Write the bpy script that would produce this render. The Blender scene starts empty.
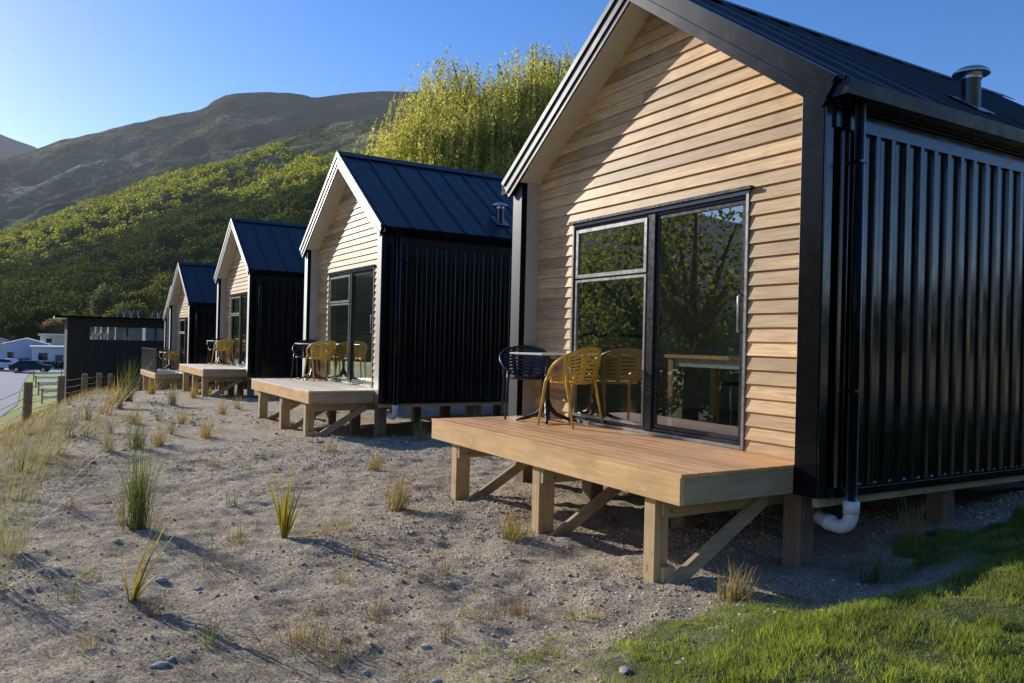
import bpy, bmesh, math, random
import numpy as np
from mathutils import Vector, Matrix
random.seed(7); RNG = np.random.default_rng(11)
sc = bpy.context.scene
COL = sc.collection
PI = math.pi
R = math.radians

# ------------------------------------------------------------------ materials
def new_mat(name):
    m = bpy.data.materials.new(name); m.use_nodes = True
    nt = m.node_tree
    for n in list(nt.nodes): nt.nodes.remove(n)
    out = nt.nodes.new('ShaderNodeOutputMaterial')
    b = nt.nodes.new('ShaderNodeBsdfPrincipled')
    nt.links.new(b.outputs[0], out.inputs[0])
    return m, nt, b, out
def N(nt, t, **kw):
    n = nt.nodes.new(t)
    for k, v in kw.items(): setattr(n, k, v)
    return n
def L(nt, a, b): nt.links.new(a, b)
def coords(nt, scale=(1, 1, 1), kind='Object'):
    tc = N(nt, 'ShaderNodeTexCoord'); mp = N(nt, 'ShaderNodeMapping')
    mp.inputs['Scale'].default_value = scale
    L(nt, tc.outputs[kind], mp.inputs[0]); return mp.outputs[0]
def noise(nt, vec, scale, detail=4, rough=.55, dist=0):
    n = N(nt, 'ShaderNodeTexNoise'); n.inputs['Scale'].default_value = scale
    n.inputs['Detail'].default_value = detail; n.inputs['Roughness'].default_value = rough
    n.inputs['Distortion'].default_value = dist
    if vec is not None: L(nt, vec, n.inputs['Vector'])
    return n.outputs['Fac']
def ramp(nt, fac, stops, interp='LINEAR'):
    r = N(nt, 'ShaderNodeValToRGB'); r.color_ramp.interpolation = interp
    e = r.color_ramp.elements
    while len(e) < len(stops): e.new(.5)
    for i, (p, c) in enumerate(stops):
        e[i].position = p; e[i].color = (c, c, c, 1) if isinstance(c, (int, float)) else (*c, 1)
    L(nt, fac, r.inputs[0]); return r.outputs[0]
def mixc(nt, fac, a, b, mode='MIX'):
    m = N(nt, 'ShaderNodeMix', data_type='RGBA', blend_type=mode)
    for sock, v in ((m.inputs[0], fac), (m.inputs[6], a), (m.inputs[7], b)):
        if isinstance(v, bpy.types.NodeSocket): L(nt, v, sock)
        elif isinstance(v, (int, float)): sock.default_value = v
        else: sock.default_value = (*v, 1)
    return m.outputs[2]
def bump(nt, b, h, strength=.4, dist=.01):
    n = N(nt, 'ShaderNodeBump'); n.inputs['Strength'].default_value = strength
    n.inputs['Distance'].default_value = dist
    L(nt, h, n.inputs['Height']); L(nt, n.outputs[0], b.inputs['Normal']); return n
def isl(nt): return N(nt, 'ShaderNodeNewGeometry').outputs['Random Per Island']
def simple(name, col, rough=.5, metal=0, var=.12, vs=6, spec=.5, bs=0, bd=.005, bscale=60):
    m, nt, b, o = new_mat(name)
    v = coords(nt); f = noise(nt, v, vs, 5)
    lo = tuple(c * (1 - var) for c in col); hi = tuple(min(1, c * (1 + var)) for c in col)
    L(nt, ramp(nt, f, [(.3, lo), (.7, hi)]), b.inputs['Base Color'])
    f2 = noise(nt, v, vs * 4, 4)
    L(nt, ramp(nt, f2, [(.3, max(.02, rough - .06)), (.7, min(1, rough + .08))]), b.inputs['Roughness'])
    b.inputs['Metallic'].default_value = metal; b.inputs['Specular IOR Level'].default_value = spec
    if bs: bump(nt, b, noise(nt, v, bscale, 4), bs, bd)
    return m
def wood(name, ca, cb, axis='x', rough=.6, grain=1.0, tint=.25, bs=.25, knots=True, spec=.3):
    m, nt, b, o = new_mat(name)
    s = {'x': (1.2, 22, 22), 'y': (22, 1.2, 22), 'z': (22, 22, 1.2)}[axis]
    v = coords(nt, s)
    rnd = isl(nt)
    add = N(nt, 'ShaderNodeVectorMath', operation='ADD'); L(nt, v, add.inputs[0])
    sc3 = N(nt, 'ShaderNodeVectorMath', operation='SCALE'); sc3.inputs[0].default_value = (37, 91, 53)
    L(nt, rnd, sc3.inputs['Scale']); L(nt, sc3.outputs[0], add.inputs[1])
    g = noise(nt, add.outputs[0], 1.6 * grain, 7, .62, .6)
    c = ramp(nt, g, [(.28, ca), (.5, tuple((a + d) / 2 for a, d in zip(ca, cb))), (.72, cb)])
    t = ramp(nt, rnd, [(0, 1 - tint), (1, 1 + tint)])
    t2 = N(nt, 'ShaderNodeMath', operation='MULTIPLY_ADD'); L(nt, rnd, t2.inputs[0])
    t2.inputs[1].default_value = 2 * tint; t2.inputs[2].default_value = 1 - tint
    c2 = mixc(nt, 1.0, c, t2.outputs[0], 'MULTIPLY')
    w = noise(nt, coords(nt, (1, 1, 2)), 2.2, 5, .65)
    c3 = mixc(nt, ramp(nt, w, [(.46, 0), (.70, .5)]), c2, tuple(x * .72 for x in ca))
    if knots:
        ks = {'x': (3, 9, 9), 'y': (9, 3, 9), 'z': (9, 9, 3)}[axis]
        vo = N(nt, 'ShaderNodeTexVoronoi'); vo.inputs['Scale'].default_value = .8
        L(nt, coords(nt, ks), vo.inputs['Vector'])
        c3 = mixc(nt, ramp(nt, vo.outputs['Distance'], [(.05, .7), (.11, 0)]), c3, tuple(x * .35 for x in ca))
    L(nt, c3, b.inputs['Base Color']); b.inputs['Roughness'].default_value = rough
    b.inputs['Specular IOR Level'].default_value = spec
    bump(nt, b, g, bs, .004)
    return m
def painted_haze(nt, b, out, d0, d1, mx, col=(.30, .42, .62), strength=.75):
    """aerial haze painted onto the surface as a glow: grows with distance from the terrace (world position), not from the viewer"""
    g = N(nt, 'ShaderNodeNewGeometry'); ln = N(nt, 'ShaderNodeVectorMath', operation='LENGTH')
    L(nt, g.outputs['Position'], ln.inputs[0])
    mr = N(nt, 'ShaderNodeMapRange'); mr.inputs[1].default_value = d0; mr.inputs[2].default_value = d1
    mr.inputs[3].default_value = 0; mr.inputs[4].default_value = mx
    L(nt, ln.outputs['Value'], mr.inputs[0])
    em = N(nt, 'ShaderNodeEmission'); em.inputs[0].default_value = (*col, 1); em.inputs[1].default_value = strength  # emission paints the scattered light onto the surface
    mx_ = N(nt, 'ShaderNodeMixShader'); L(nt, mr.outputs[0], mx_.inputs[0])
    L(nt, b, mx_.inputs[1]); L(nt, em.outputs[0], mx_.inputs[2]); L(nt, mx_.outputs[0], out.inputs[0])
def leafmat(name, dark, light, trans=.35, ns=.6, haze=None, rough=.6):
    m, nt, b, out = new_mat(name)
    f = isl(nt); n = noise(nt, coords(nt, (1, 1, 1)), ns, 3)
    c = mixc(nt, f, dark, light)
    c = mixc(nt, ramp(nt, n, [(.35, 0), (.65, .7)]), c, tuple(x * .55 for x in dark))
    L(nt, c, b.inputs['Base Color']); b.inputs['Roughness'].default_value = rough
    b.inputs['Specular IOR Level'].default_value = 0 if haze else .08
    tr = N(nt, 'ShaderNodeBsdfTranslucent')
    L(nt, mixc(nt, 1.0, c, (1.5, 1.35, .55), 'MULTIPLY'), tr.inputs[0])
    mx = N(nt, 'ShaderNodeMixShader'); mx.inputs[0].default_value = trans
    L(nt, b.outputs[0], mx.inputs[1]); L(nt, tr.outputs[0], mx.inputs[2])
    L(nt, mx.outputs[0], out.inputs[0])
    if haze: painted_haze(nt, mx.outputs[0], out, *haze)
    return m

M = {}
M['black_steel'] = simple('black painted steel', (.005, .006, .008), .15, var=.08, spec=.85, vs=1, bs=.03, bd=.01, bscale=3)
M['roof_steel'] = simple('blue black roofing steel', (.026, .030, .038), .36, var=.18, spec=.42, vs=2)
M['trim_steel'] = simple('dark satin flashing', (.0045, .005, .006), .16, var=.2, spec=.8, vs=2)
def grazing_gloss(m, gain=5.0, rough=.5):
    nt = m.node_tree; out = [n for n in nt.nodes if n.type == 'OUTPUT_MATERIAL'][0]; b = [n for n in nt.nodes if n.type == 'BSDF_PRINCIPLED'][0]
    b.inputs['Specular IOR Level'].default_value = .12
    lw = N(nt, 'ShaderNodeLayerWeight'); lw.inputs['Blend'].default_value = .5
    pw = N(nt, 'ShaderNodeMath', operation='POWER'); L(nt, lw.outputs['Facing'], pw.inputs[0]); pw.inputs[1].default_value = 5
    ml = N(nt, 'ShaderNodeMath', operation='MULTIPLY'); ml.use_clamp = True; L(nt, pw.outputs[0], ml.inputs[0]); ml.inputs[1].default_value = gain
    gl = N(nt, 'ShaderNodeBsdfGlossy'); gl.inputs['Roughness'].default_value = rough
    mx = N(nt, 'ShaderNodeMixShader'); L(nt, ml.outputs[0], mx.inputs[0]); L(nt, b.outputs[0], mx.inputs[1]); L(nt, gl.outputs[0], mx.inputs[2]); L(nt, mx.outputs[0], out.inputs[0])
grazing_gloss(M['trim_steel'])
M['gutter_steel'] = simple('black gutter steel', (.004, .0045, .006), .25, var=.2, spec=.22, vs=2)
M['soffit'] = simple('cream painted soffit', (.56, .51, .44), .6, var=.05)
M['cheek'] = simple('pale grey lining board', (.46, .44, .42), .55, var=.05)
M['cedar'] = wood('cedar weatherboard', (.40, .225, .09), (.82, .54, .26), 'x', .55, 1.5, .34, .35, False, .4)
M['deck_orange'] = wood('oiled decking', (.58, .28, .10), (.82, .47, .21), 'x', .45, 1.2, .17, .3, False, .5)
M['deck_pale'] = wood('pine decking with painted glare', (.68, .56, .40), (.86, .75, .58), 'x', .5, 1.2, .12, .3, False, .5)  # paleness is sun glare put into the board colour
M['pine_x'] = wood('pine board', (.64, .35, .13), (.82, .54, .26), 'x', .6, .9, .08, .2)
M['pine_y'] = wood('greyed pine board', (.36, .26, .145), (.54, .42, .27), 'y', .65, .9, .08, .2)
M['pine_z'] = wood('pine post', (.46, .30, .14), (.66, .47, .25), 'z', .65, .9, .08, .2)
M['pile'] = wood('brown treated pile', (.17, .11, .07), (.30, .20, .13), 'z', .7, .9, .1, .3)
M['alu'] = simple('grey anodised aluminium', (.30, .29, .28), .35, .7, var=.08)
M['alu_dark'] = simple('dark aluminium frame', (.03, .03, .034), .3, .3, var=.1)
M['pvc'] = simple('white pvc', (.72, .72, .70), .35, var=.06, vs=9)
M['galv'] = simple('bright galvanised metal', (.55, .56, .58), .25, .9, var=.15)
M['interior'] = simple('grey green interior wall', (.52, .49, .42), .8, var=.08)
M['int_floor'] = simple('dark interior floor', (.25, .19, .14), .6, var=.2)
M['navy_plastic'] = simple('navy plastic', (.012, .016, .035), .35, var=.1)
M['yellow_plastic'] = simple('mustard plastic', (.66, .42, .05), .4, var=.08)
M['black_iron'] = simple('black powder coat', (.012, .012, .013), .4, var=.2)
M['table_white'] = simple('pale table laminate', (.62, .61, .58), .4, var=.04)
M['underside'] = simple('dark underfloor', (.05, .045, .04), .8, var=.2)
M['fence_post'] = wood('weathered fence post', (.24, .17, .10), (.40, .30, .19), 'z', .75, .9, .1, .3)
M['white_paint'] = simple('white paint', (.74, .76, .80), .6, var=.05, vs=1)
M['blue_white'] = simple('pale blue cladding', (.50, .58, .70), .6, var=.06, vs=1)
M['beige'] = simple('beige plaster', (.72, .63, .50), .7, var=.06, vs=1)
M['blue_roof'] = simple('blue roof', (.16, .22, .36), .5, var=.1, vs=1)
M['grey_roof'] = simple('grey roof', (.30, .31, .33), .6, var=.1, vs=1)
M['dark_glass'] = simple('dark far glass', (.02, .025, .03), .1, var=.1)
M['car_dark'] = simple('dark car paint', (.02, .028, .05), .2, .3, var=.05)
M['car_white'] = simple('white car paint', (.72, .74, .77), .25, var=.03)
M['tyre'] = simple('rubber', (.02, .02, .02), .8)
M['rock'] = simple('pale rock', (.40, .38, .35), .85, var=.25, vs=14, bs=.5, bscale=30)
M['bark'] = simple('bark', (.14, .11, .08), .9, var=.3, vs=8, bs=.6, bscale=20)
M['asphalt'] = simple('pale dry asphalt', (.26, .27, .30), .85, var=.1, vs=.3)

def glass_mat():
    m, nt, b, out = new_mat('window glass'); nt.nodes.remove(b)
    fr = N(nt, 'ShaderNodeLayerWeight'); fr.inputs['Blend'].default_value = .5
    pw = N(nt, 'ShaderNodeMath', operation='POWER'); L(nt, fr.outputs['Facing'], pw.inputs[0]); pw.inputs[1].default_value = 4
    tr = N(nt, 'ShaderNodeBsdfTransparent'); tr.inputs[0].default_value = (.90, .93, .90, 1)
    gl = N(nt, 'ShaderNodeBsdfGlossy'); gl.inputs['Roughness'].default_value = .004
    gl.inputs[0].default_value = (.95, .97, 1, 1)
    ml = N(nt, 'ShaderNodeMath', operation='MULTIPLY_ADD'); L(nt, pw.outputs[0], ml.inputs[0])
    ml.inputs[1].default_value = .85; ml.inputs[2].default_value = .20; ml.use_clamp = True
    n = N(nt, 'ShaderNodeBump'); n.inputs['Strength'].default_value = .03; n.inputs['Distance'].default_value = .02
    L(nt, noise(nt, coords(nt), 1.4, 2), n.inputs['Height']); L(nt, n.outputs[0], gl.inputs['Normal'])
    mx = N(nt, 'ShaderNodeMixShader'); L(nt, ml.outputs[0], mx.inputs[0])
    L(nt, tr.outputs[0], mx.inputs[1]); L(nt, gl.outputs[0], mx.inputs[2]); L(nt, mx.outputs[0], out.inputs[0])
    return m
M['glass'] = glass_mat()

def ground_mat():
    m, nt, b, out = new_mat('silty soil and grass ground')
    v = coords(nt)
    big = noise(nt, v, .55, 5); mid = noise(nt, v, 5, 8, .68); fine = noise(nt, v, 60, 8, .72)
    soil = ramp(nt, mid, [(.25, (.38, .29, .185)), (.5, (.66, .53, .37)), (.8, (.86, .73, .54))])
    soil = mixc(nt, ramp(nt, big, [(.4, 0), (.65, .6)]), soil, (.64, .54, .41))
    patch = noise(nt, v, 1.7, 7, .7)
    soil = mixc(nt, ramp(nt, patch, [(.50, 0), (.60, .42)]), soil, (.27, .22, .165))
    grit = ramp(nt, fine, [(.40, .38), (.5, 1.05), (.62, 1.6)])
    soil = mixc(nt, 1.0, soil, grit, 'MULTIPLY')
    vo = N(nt, 'ShaderNodeTexVoronoi'); vo.inputs['Scale'].default_value = 22; L(nt, v, vo.inputs['Vector'])
    peb = ramp(nt, vo.outputs['Distance'], [(.10, 1), (.2, 0)])
    soil = mixc(nt, mixc(nt, 1.0, peb, ramp(nt, noise(nt, v, 3, 3), [(.5, 0), (.62, .7)]), 'MULTIPLY'), soil, (.66, .63, .58))
    # vegetation masks live in a vertex colour layer: R green lawn, G dry bank grass, B valley grass
    at = N(nt, 'ShaderNodeAttribute', attribute_name='cover'); sp = N(nt, 'ShaderNodeSeparateColor'); L(nt, at.outputs['Color'], sp.inputs[0])
    gcol = ramp(nt, noise(nt, v, 40, 5), [(.3, (.05, .07, .02)), (.7, (.14, .18, .05))])
    c = mixc(nt, sp.outputs[0], soil, gcol)
    dcol = ramp(nt, noise(nt, v, 9, 6, .7), [(.3, (.16, .12, .05)), (.7, (.42, .32, .14))])
    c = mixc(nt, sp.outputs[1], c, dcol)
    vcol = ramp(nt, noise(nt, v, .12, 5), [(.3, (.40, .42, .11)), (.7, (.68, .66, .27))])
    c = mixc(nt, sp.outputs[2], c, vcol)
    L(nt, c, b.inputs['Base Color']); b.inputs['Roughness'].default_value = .92
    b.inputs['Specular IOR Level'].default_value = .2
    h = N(nt, 'ShaderNodeMath', operation='MULTIPLY_ADD'); L(nt, fine, h.inputs[0]); h.inputs[1].default_value = .6
    L(nt, noise(nt, v, 22, 10, .8), h.inputs[2])
    vb = N(nt, 'ShaderNodeTexVoronoi'); vb.inputs['Scale'].default_value = 34; L(nt, v, vb.inputs['Vector'])
    h2 = N(nt, 'ShaderNodeMath', operation='MULTIPLY_ADD'); L(nt, vb.outputs['Distance'], h2.inputs[0]); h2.inputs[1].default_value = -.35; L(nt, h.outputs[0], h2.inputs[2])
    bump(nt, b, h2.outputs[0], 1.0, .055)
    return m
M['ground'] = ground_mat()

# ------------------------------------------------------------------ mesh helpers
def link(name, me, mat=None, parent=None):
    o = bpy.data.objects.new(name, me); COL.objects.link(o)
    if mat is not None:
        me.materials.clear(); me.materials.append(mat)
    if parent is not None: o.parent = parent
    return o
class MB:
    def __init__(s): s.v = []; s.f = []
    def add(s, vs, fs):
        k = len(s.v); s.v += [tuple(p) for p in vs]; s.f += [tuple(i + k for i in f) for f in fs]; return s
    def box(s, a, b):
        x0, y0, z0 = a; x1, y1, z1 = b
        x0, x1 = min(x0, x1), max(x0, x1); y0, y1 = min(y0, y1), max(y0, y1); z0, z1 = min(z0, z1), max(z0, z1)
        return s.add([(x0,y0,z0),(x1,y0,z0),(x1,y1,z0),(x0,y1,z0),(x0,y0,z1),(x1,y0,z1),(x1,y1,z1),(x0,y1,z1)],
                     [(0,3,2,1),(4,5,6,7),(0,1,5,4),(1,2,6,5),(2,3,7,6),(3,0,4,7)])
    def prism(s, poly, axis, a, b):
        """extrude a 2-D polygon (in the two other axes) along axis from a to b"""
        def P(p, t):
            return {'x': (t, p[0], p[1]), 'y': (p[0], t, p[1]), 'z': (p[0], p[1], t)}[axis]
        n = len(poly)
        vs = [P(p, a) for p in poly] + [P(p, b) for p in poly]
        fs = [tuple(range(n))[::-1], tuple(range(n, 2 * n))] + [(i, (i + 1) % n, (i + 1) % n + n, i + n) for i in range(n)]
        return s.add(vs, fs)
    def beam(s, p, q, w, h, up=(0, 0, 1)):
        p = Vector(p); q = Vector(q); d = (q - p).normalized(); u = Vector(up)
        x = d.cross(u).normalized() * w / 2; z = x.cross(d).normalized() * h / 2
        vs = [p - x - z, p + x - z, p + x + z, p - x + z, q - x - z, q + x - z, q + x + z, q - x + z]
        return s.add(vs, [(0,1,2,3),(7,6,5,4),(0,4,5,1),(1,5,6,2),(2,6,7,3),(3,7,4,0)])
    def tube(s, pts, rad, n=8, cap=True, closed=False, flat=1.0):
        pts = [Vector(p) for p in pts]; m = len(pts)
        if not hasattr(rad, '__len__'): rad = [rad] * m
        prev = None; rings = []
        for i, p in enumerate(pts):
            a = pts[(i - 1) % m] if (closed or i > 0) else p; b = pts[(i + 1) % m] if (closed or i < m - 1) else p
            d = (b - a).normalized()
            if prev is None:
                prev = d.cross(Vector((0, 0, 1)))
                if prev.length < .1: prev = d.cross(Vector((1, 0, 0)))
            x = (prev - d * prev.dot(d)).normalized(); prev = x; y = d.cross(x)
            rings.append([p + (x * math.cos(2*PI*k/n) + y * math.sin(2*PI*k/n) * flat) * rad[i] for k in range(n)])
        vs = [v for r_ in rings for v in r_]; fs = []
        for i in range(m if closed else m - 1):
            j = (i + 1) % m
            for k in range(n): fs.append((i*n+k, i*n+(k+1)%n, j*n+(k+1)%n, j*n+k))
        if cap and not closed: fs += [tuple(range(n))[::-1], tuple(range((m-1)*n, m*n))]
        return s.add(vs, fs)
    def lathe(s, prof, n=20, c=(0, 0, 0)):
        vs = []; fs = []
        for r_, z in prof:
            vs += [(c[0] + r_ * math.cos(2*PI*k/n), c[1] + r_ * math.sin(2*PI*k/n), c[2] + z) for k in range(n)]
        for i in range(len(prof) - 1):
            for k in range(n): fs.append((i*n+k, i*n+(k+1)%n, (i+1)*n+(k+1)%n, (i+1)*n+k))
        return s.add(vs, fs)
    def build(s, name, mat, parent=None, smooth=False, bevel=0):
        me = bpy.data.meshes.new(name); me.from_pydata(s.v, [], s.f); me.update()
        bm = bmesh.new(); bm.from_mesh(me); bmesh.ops.recalc_face_normals(bm, faces=bm.faces)
        if bevel:
            bmesh.ops.bevel(bm, geom=[e for e in bm.edges if e.is_manifold and e.calc_face_angle(0) > .8], offset=bevel, segments=1, affect='EDGES')
        bm.to_mesh(me); bm.free()
        if smooth: me.shade_smooth()
        return link(name, me, mat, parent)
def tag(o, label=None, cat=None, group=None, kind=None):
    for k, v in (('label', label), ('category', cat), ('group', group), ('kind', kind)):
        if v: o[k] = v
    return o
def empty(name, loc=(0, 0, 0), rz=0, **kw):
    o = bpy.data.objects.new(name, None); COL.objects.link(o); o.empty_display_size = .2
    o.location = loc; o.rotation_euler = (0, 0, rz); return tag(o, **kw)
def copy_tree(o, parent=None):
    c = o.copy(); COL.objects.link(c)
    if parent is not None: c.parent = parent
    for ch in list(o.children): copy_tree(ch, c)
    return c
def np_mesh(name, V, F, mat, parent=None, smooth=False):
    """V (n,3), F (m,4) or (m,3) int arrays"""
    me = bpy.data.meshes.new(name); k = F.shape[1]
    me.vertices.add(len(V)); me.vertices.foreach_set('co', V.astype(np.float32).ravel())
    me.loops.add(F.size); me.loops.foreach_set('vertex_index', F.astype(np.int32).ravel())
    me.polygons.add(len(F)); me.polygons.foreach_set('loop_start', np.arange(0, F.size, k, dtype=np.int32))
    me.polygons.foreach_set('loop_total', np.full(len(F), k, np.int32))
    me.update(calc_edges=True); me.validate()
    if smooth: me.shade_smooth()
    return link(name, me, mat, parent)
def merge_np(parts):
    Vs = []; Fs = []; k = 0
    for V, F in parts: Vs.append(V); Fs.append(F + k); k += len(V)
    return np.concatenate(Vs), np.concatenate(Fs)
def blades(base, az, Ln, lean, curl, w, seg=4):
    n = len(base); P = base.astype(float).copy()
    side = np.stack([-np.sin(az), np.cos(az), np.zeros(n)], 1); V = []
    for k in range(seg + 1):
        t = k / seg; ww = (w * (1 - t ** 1.6) * .5 + .0006)[:, None]
        V.append(P - side * ww); V.append(P + side * ww)
        a = lean + curl * (t ** 1.2)
        P = P + np.stack([np.sin(a) * np.cos(az), np.sin(a) * np.sin(az), np.cos(a)], 1) * (Ln / seg)[:, None]
    V = np.stack(V, 1).reshape(-1, 3); per = 2 * (seg + 1)
    f = np.array([[2*k, 2*k+1, 2*k+3, 2*k+2] for k in range(seg)])
    F = (np.arange(n)[:, None, None] * per + f[None]).reshape(-1, 4)
    return V, F
def leaf_quads(C, size, aspect=.5, droop=0, rng=RNG, up=0):
    n = len(C); a = rng.normal(size=(n, 3)); a[:, 2] *= (1 - droop)
    a[:, 2] -= droop * 2.0
    a /= np.linalg.norm(a, axis=1)[:, None]
    b = rng.normal(size=(n, 3)); b -= (b * a).sum(1)[:, None] * a; b /= np.linalg.norm(b, axis=1)[:, None]
    s = size * rng.uniform(.6, 1.35, n)[:, None]
    u = a * s * .5; v = b * s * .5 * aspect
    V = np.stack([C - u, C + v, C + u, C - v], 1).reshape(-1, 3)
    return V, np.arange(4 * n).reshape(-1, 4)

# value noise for terrain
_T = np.random.default_rng(3).random((256, 256))
def vnoise(x, y):
    xi = np.floor(x).astype(int); yi = np.floor(y).astype(int); fx = x - xi; fy = y - yi
    fx = fx * fx * (3 - 2 * fx); fy = fy * fy * (3 - 2 * fy)
    g = lambda i, j: _T[i % 256, j % 256]
    return (g(xi, yi) * (1 - fx) + g(xi + 1, yi) * fx) * (1 - fy) + (g(xi, yi + 1) * (1 - fx) + g(xi + 1, yi + 1) * fx) * fy - .5
def fbm(x, y, s, o=4, g=.5):
    t = 0; a = 1
    for i in range(o):
        t = t + a * vnoise(x * s + 17.3 * i, y * s + 5.1 * i); s *= 2.03; a *= g
    return t
def sstep(a, b, x): t = np.clip((x - a) / (b - a), 0, 1); return t * t * (3 - 2 * t)

# ------------------------------------------------------------------ ground
CREST = ([-300, -60, -40, -22, -8, -3, 2, 40], [3.5, 1.5, -1.6, -3.3, -4.75, -5.6, -6.5, -9])
VALLEY = -4.2
def base_h(x, y):
    x = np.asarray(x, float); y = np.asarray(y, float)
    row = np.interp(x, [-400, -46, -38, -30, -24, -20, -10, -3, 0, 3, 60], [-4.2, -2.6, -2.1, -1.45, -1.0, -.84, -.79, -.79, -.83, -.78, -.75])
    rise = sstep(-1.7, 4.5, y) * sstep(-2.0, .3, x) * .42 + .25 * sstep(.1, 1.4, x) * sstep(-3.4, -.9, y)
    cy = np.interp(x, *CREST)
    d = np.maximum(0, cy - y); drop = np.where(d < .8, .35 * d * d, .224 + .56 * (d - .8))
    h = row + rise - drop
    back = sstep(-60, -95, x)
    return np.maximum(h, VALLEY + 0 * h)
def ground_h(x, y):
    h = base_h(x, y)
    near = np.exp(-np.hypot((x + 2) / 22, (y + 2) / 14) ** 2)
    onv = sstep(VALLEY + .02, VALLEY + .5, h)
    cl = vnoise(x * 9, y * 9 + 40)
    h = h + onv * (fbm(x, y, .8, 3) * .075 + near * (fbm(x + 9, y, 2.6, 5, .6) * .048 + np.maximum(cl, 0) ** 2 * .03 + np.abs(vnoise(x * 13, y * 13)) * .020 + np.maximum(vnoise(x * 29 + 3, y * 29), .0) * .012))
    # hollow dug under the cabins and their decks
    u = sstep(-.9, -.2, y) * sstep(7.2, 6.2, y)
    for X in (0, -8.68, -18.46, -28.3, -38.2):
        h = h - u * sstep(X - 5.2, X - 4.2, x) * sstep(X + .05, X - .5, x) * (.0 if X == 0 else .10)
    return h
def gz(x, y): return float(ground_h(np.array([x]), np.array([y]))[0])

lawn_poly = [(.05, -3.1), (.0, -2.6), (-.05, -2.2), (.0, -1.64), (.15, -1.1), (.5, -.75), (.62, -.2), (.30, .35), (.10, .8), (.08, 1.6), (.06, 2.6), (.1, 4.0), (3, 7), (9, 7), (9, -9), (2.2, -6.5)]
def in_poly(x, y, poly):
    c = np.zeros(x.shape, bool); n = len(poly)
    for i in range(n):
        x1, y1 = poly[i]; x2, y2 = poly[(i + 1) % n]
        k = ((y1 > y) != (y2 > y)) & (x < (x2 - x1) * (y - y1) / (y2 - y1 + 1e-12) + x1); c ^= k
    return c
def lawn_mask(x, y):
    w = fbm(x, y, 1.8, 4) * .5; w2 = fbm(x + 40, y, 1.8, 4) * .5
    a = in_poly(x + w, y + w2, lawn_poly).astype(float)
    bare = np.exp(-(((x - .55) / .22) ** 2 + ((y - .35) / .6) ** 2)) + .6 * np.exp(-(((x - .5) / .3) ** 2 + ((y + .65) / .25) ** 2))
    return a * np.clip(1.0 - 1.5 * bare, 0, 1) * (.16 + .84 * sstep(.02, 1.05, x + .35 * (y + 2.2) + fbm(x, y + 30, 2.4, 3) * .7))
def dry_mask(x, y):
    cy = np.interp(x, *CREST)
    return sstep(.9, -.5, y - cy + fbm(x, y, .9, 3) * 1.6) * sstep(VALLEY + .1, VALLEY + .7, base_h(x, y)) * sstep(-2, -5, x)
def axis(lo, hi, st, far):
    a = list(np.arange(lo, hi + 1e-6, st)); s = st; v = hi; w = lo; L_ = []; R_ = []
    while v < far: s *= 1.09; v += s; R_.append(v)
    s = st
    while w > -far: s *= 1.055; w -= s; L_.append(w)
    return np.array(L_[::-1] + a + R_)
xs = axis(-7.0, 2.4, .032, 3200); ys = axis(-5.6, 3.6, .032, 3200)
X, Y = np.meshgrid(xs, ys, indexing='ij')
Z = ground_h(X, Y)
nx, ny = X.shape
V = np.stack([X, Y, Z], -1).reshape(-1, 3)
idx = np.arange(nx * ny).reshape(nx, ny)
F = np.stack([idx[:-1, :-1], idx[1:, :-1], idx[1:, 1:], idx[:-1, 1:]], -1).reshape(-1, 4)
g = np_mesh('ground', V, F, M['ground'], smooth=True); tag(g, kind='structure')
ca = g.data.color_attributes.new('cover', 'FLOAT_COLOR', 'POINT')
lm = np.clip(lawn_mask(X, Y) * 1.1 - .22, 0, .85); dm = dry_mask(X, Y) * .8; vm = sstep(VALLEY + .5, VALLEY + .05, Z); vm = np.maximum(vm, .45 * sstep(9, 16, Y))
so = sstep(-12, -17, Y) * sstep(-75, -60, X); lm = np.maximum(lm, so); vm = vm * (1 - so); dm = dm * (1 - so)  # out-of-view ground turned to dark grass to dim the window reflection
cc = np.stack([lm, dm, vm, np.ones_like(lm)], -1).reshape(-1, 4).astype(np.float32)
ca.data.foreach_set('color', cc.ravel())

# valley road and car park
rd = MB()
for k in range(24):
    pass
road = MB(); pts = [(-30, -11.5), (-44, -9.6), (-59, -8.6), (-75, -8.9), (-95, -9.6), (-112, -10.5)]
wr = [3, 3, 3.1, 3.3, 4.3, 6]
vs = []; fs = []
for (x, y), w in zip(pts, wr): vs += [(x, y - w * 1.6, VALLEY + .03), (x, y + w * .78, VALLEY + .03)]
for k in range(len(pts) - 1): fs.append((2*k, 2*k+1, 2*k+3, 2*k+2))
road.add(vs, fs); tag(road.build('road', M['asphalt']), kind='structure')
yard = MB().add([(-112.2, -30, VALLEY + .034), (-107, -6.6, VALLEY + .034), (-118, 20, VALLEY + .034), (-160, 40, VALLEY + .034), (-170, -40, VALLEY + .034)], [(0, 1, 2, 3, 4)])
tag(yard.build('car_park', M['asphalt']), kind='structure')

# ------------------------------------------------------------------ cabin
W, T, RC = 4.333, .196, .257
HS, HA, HEO, HO, HR = 2.718, 4.108, 2.757, 4.396, 4.368
PR, E_, BB, D, DLI, FT = .057, .150, .219, 1.114, -.258, .211
DEP = 6.4
SL = (HA - HS) / (W / 2 - T)
CX = -W / 2
def soff(x): return HA - abs(x - CX) * SL
def rooz(x): return HR - abs(x - CX) * .7074
WL, WR_, WT, WB = -3.391, -.926, 2.13, .03
GAB = 'gabled cabins standing in a row along the terrace'

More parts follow.
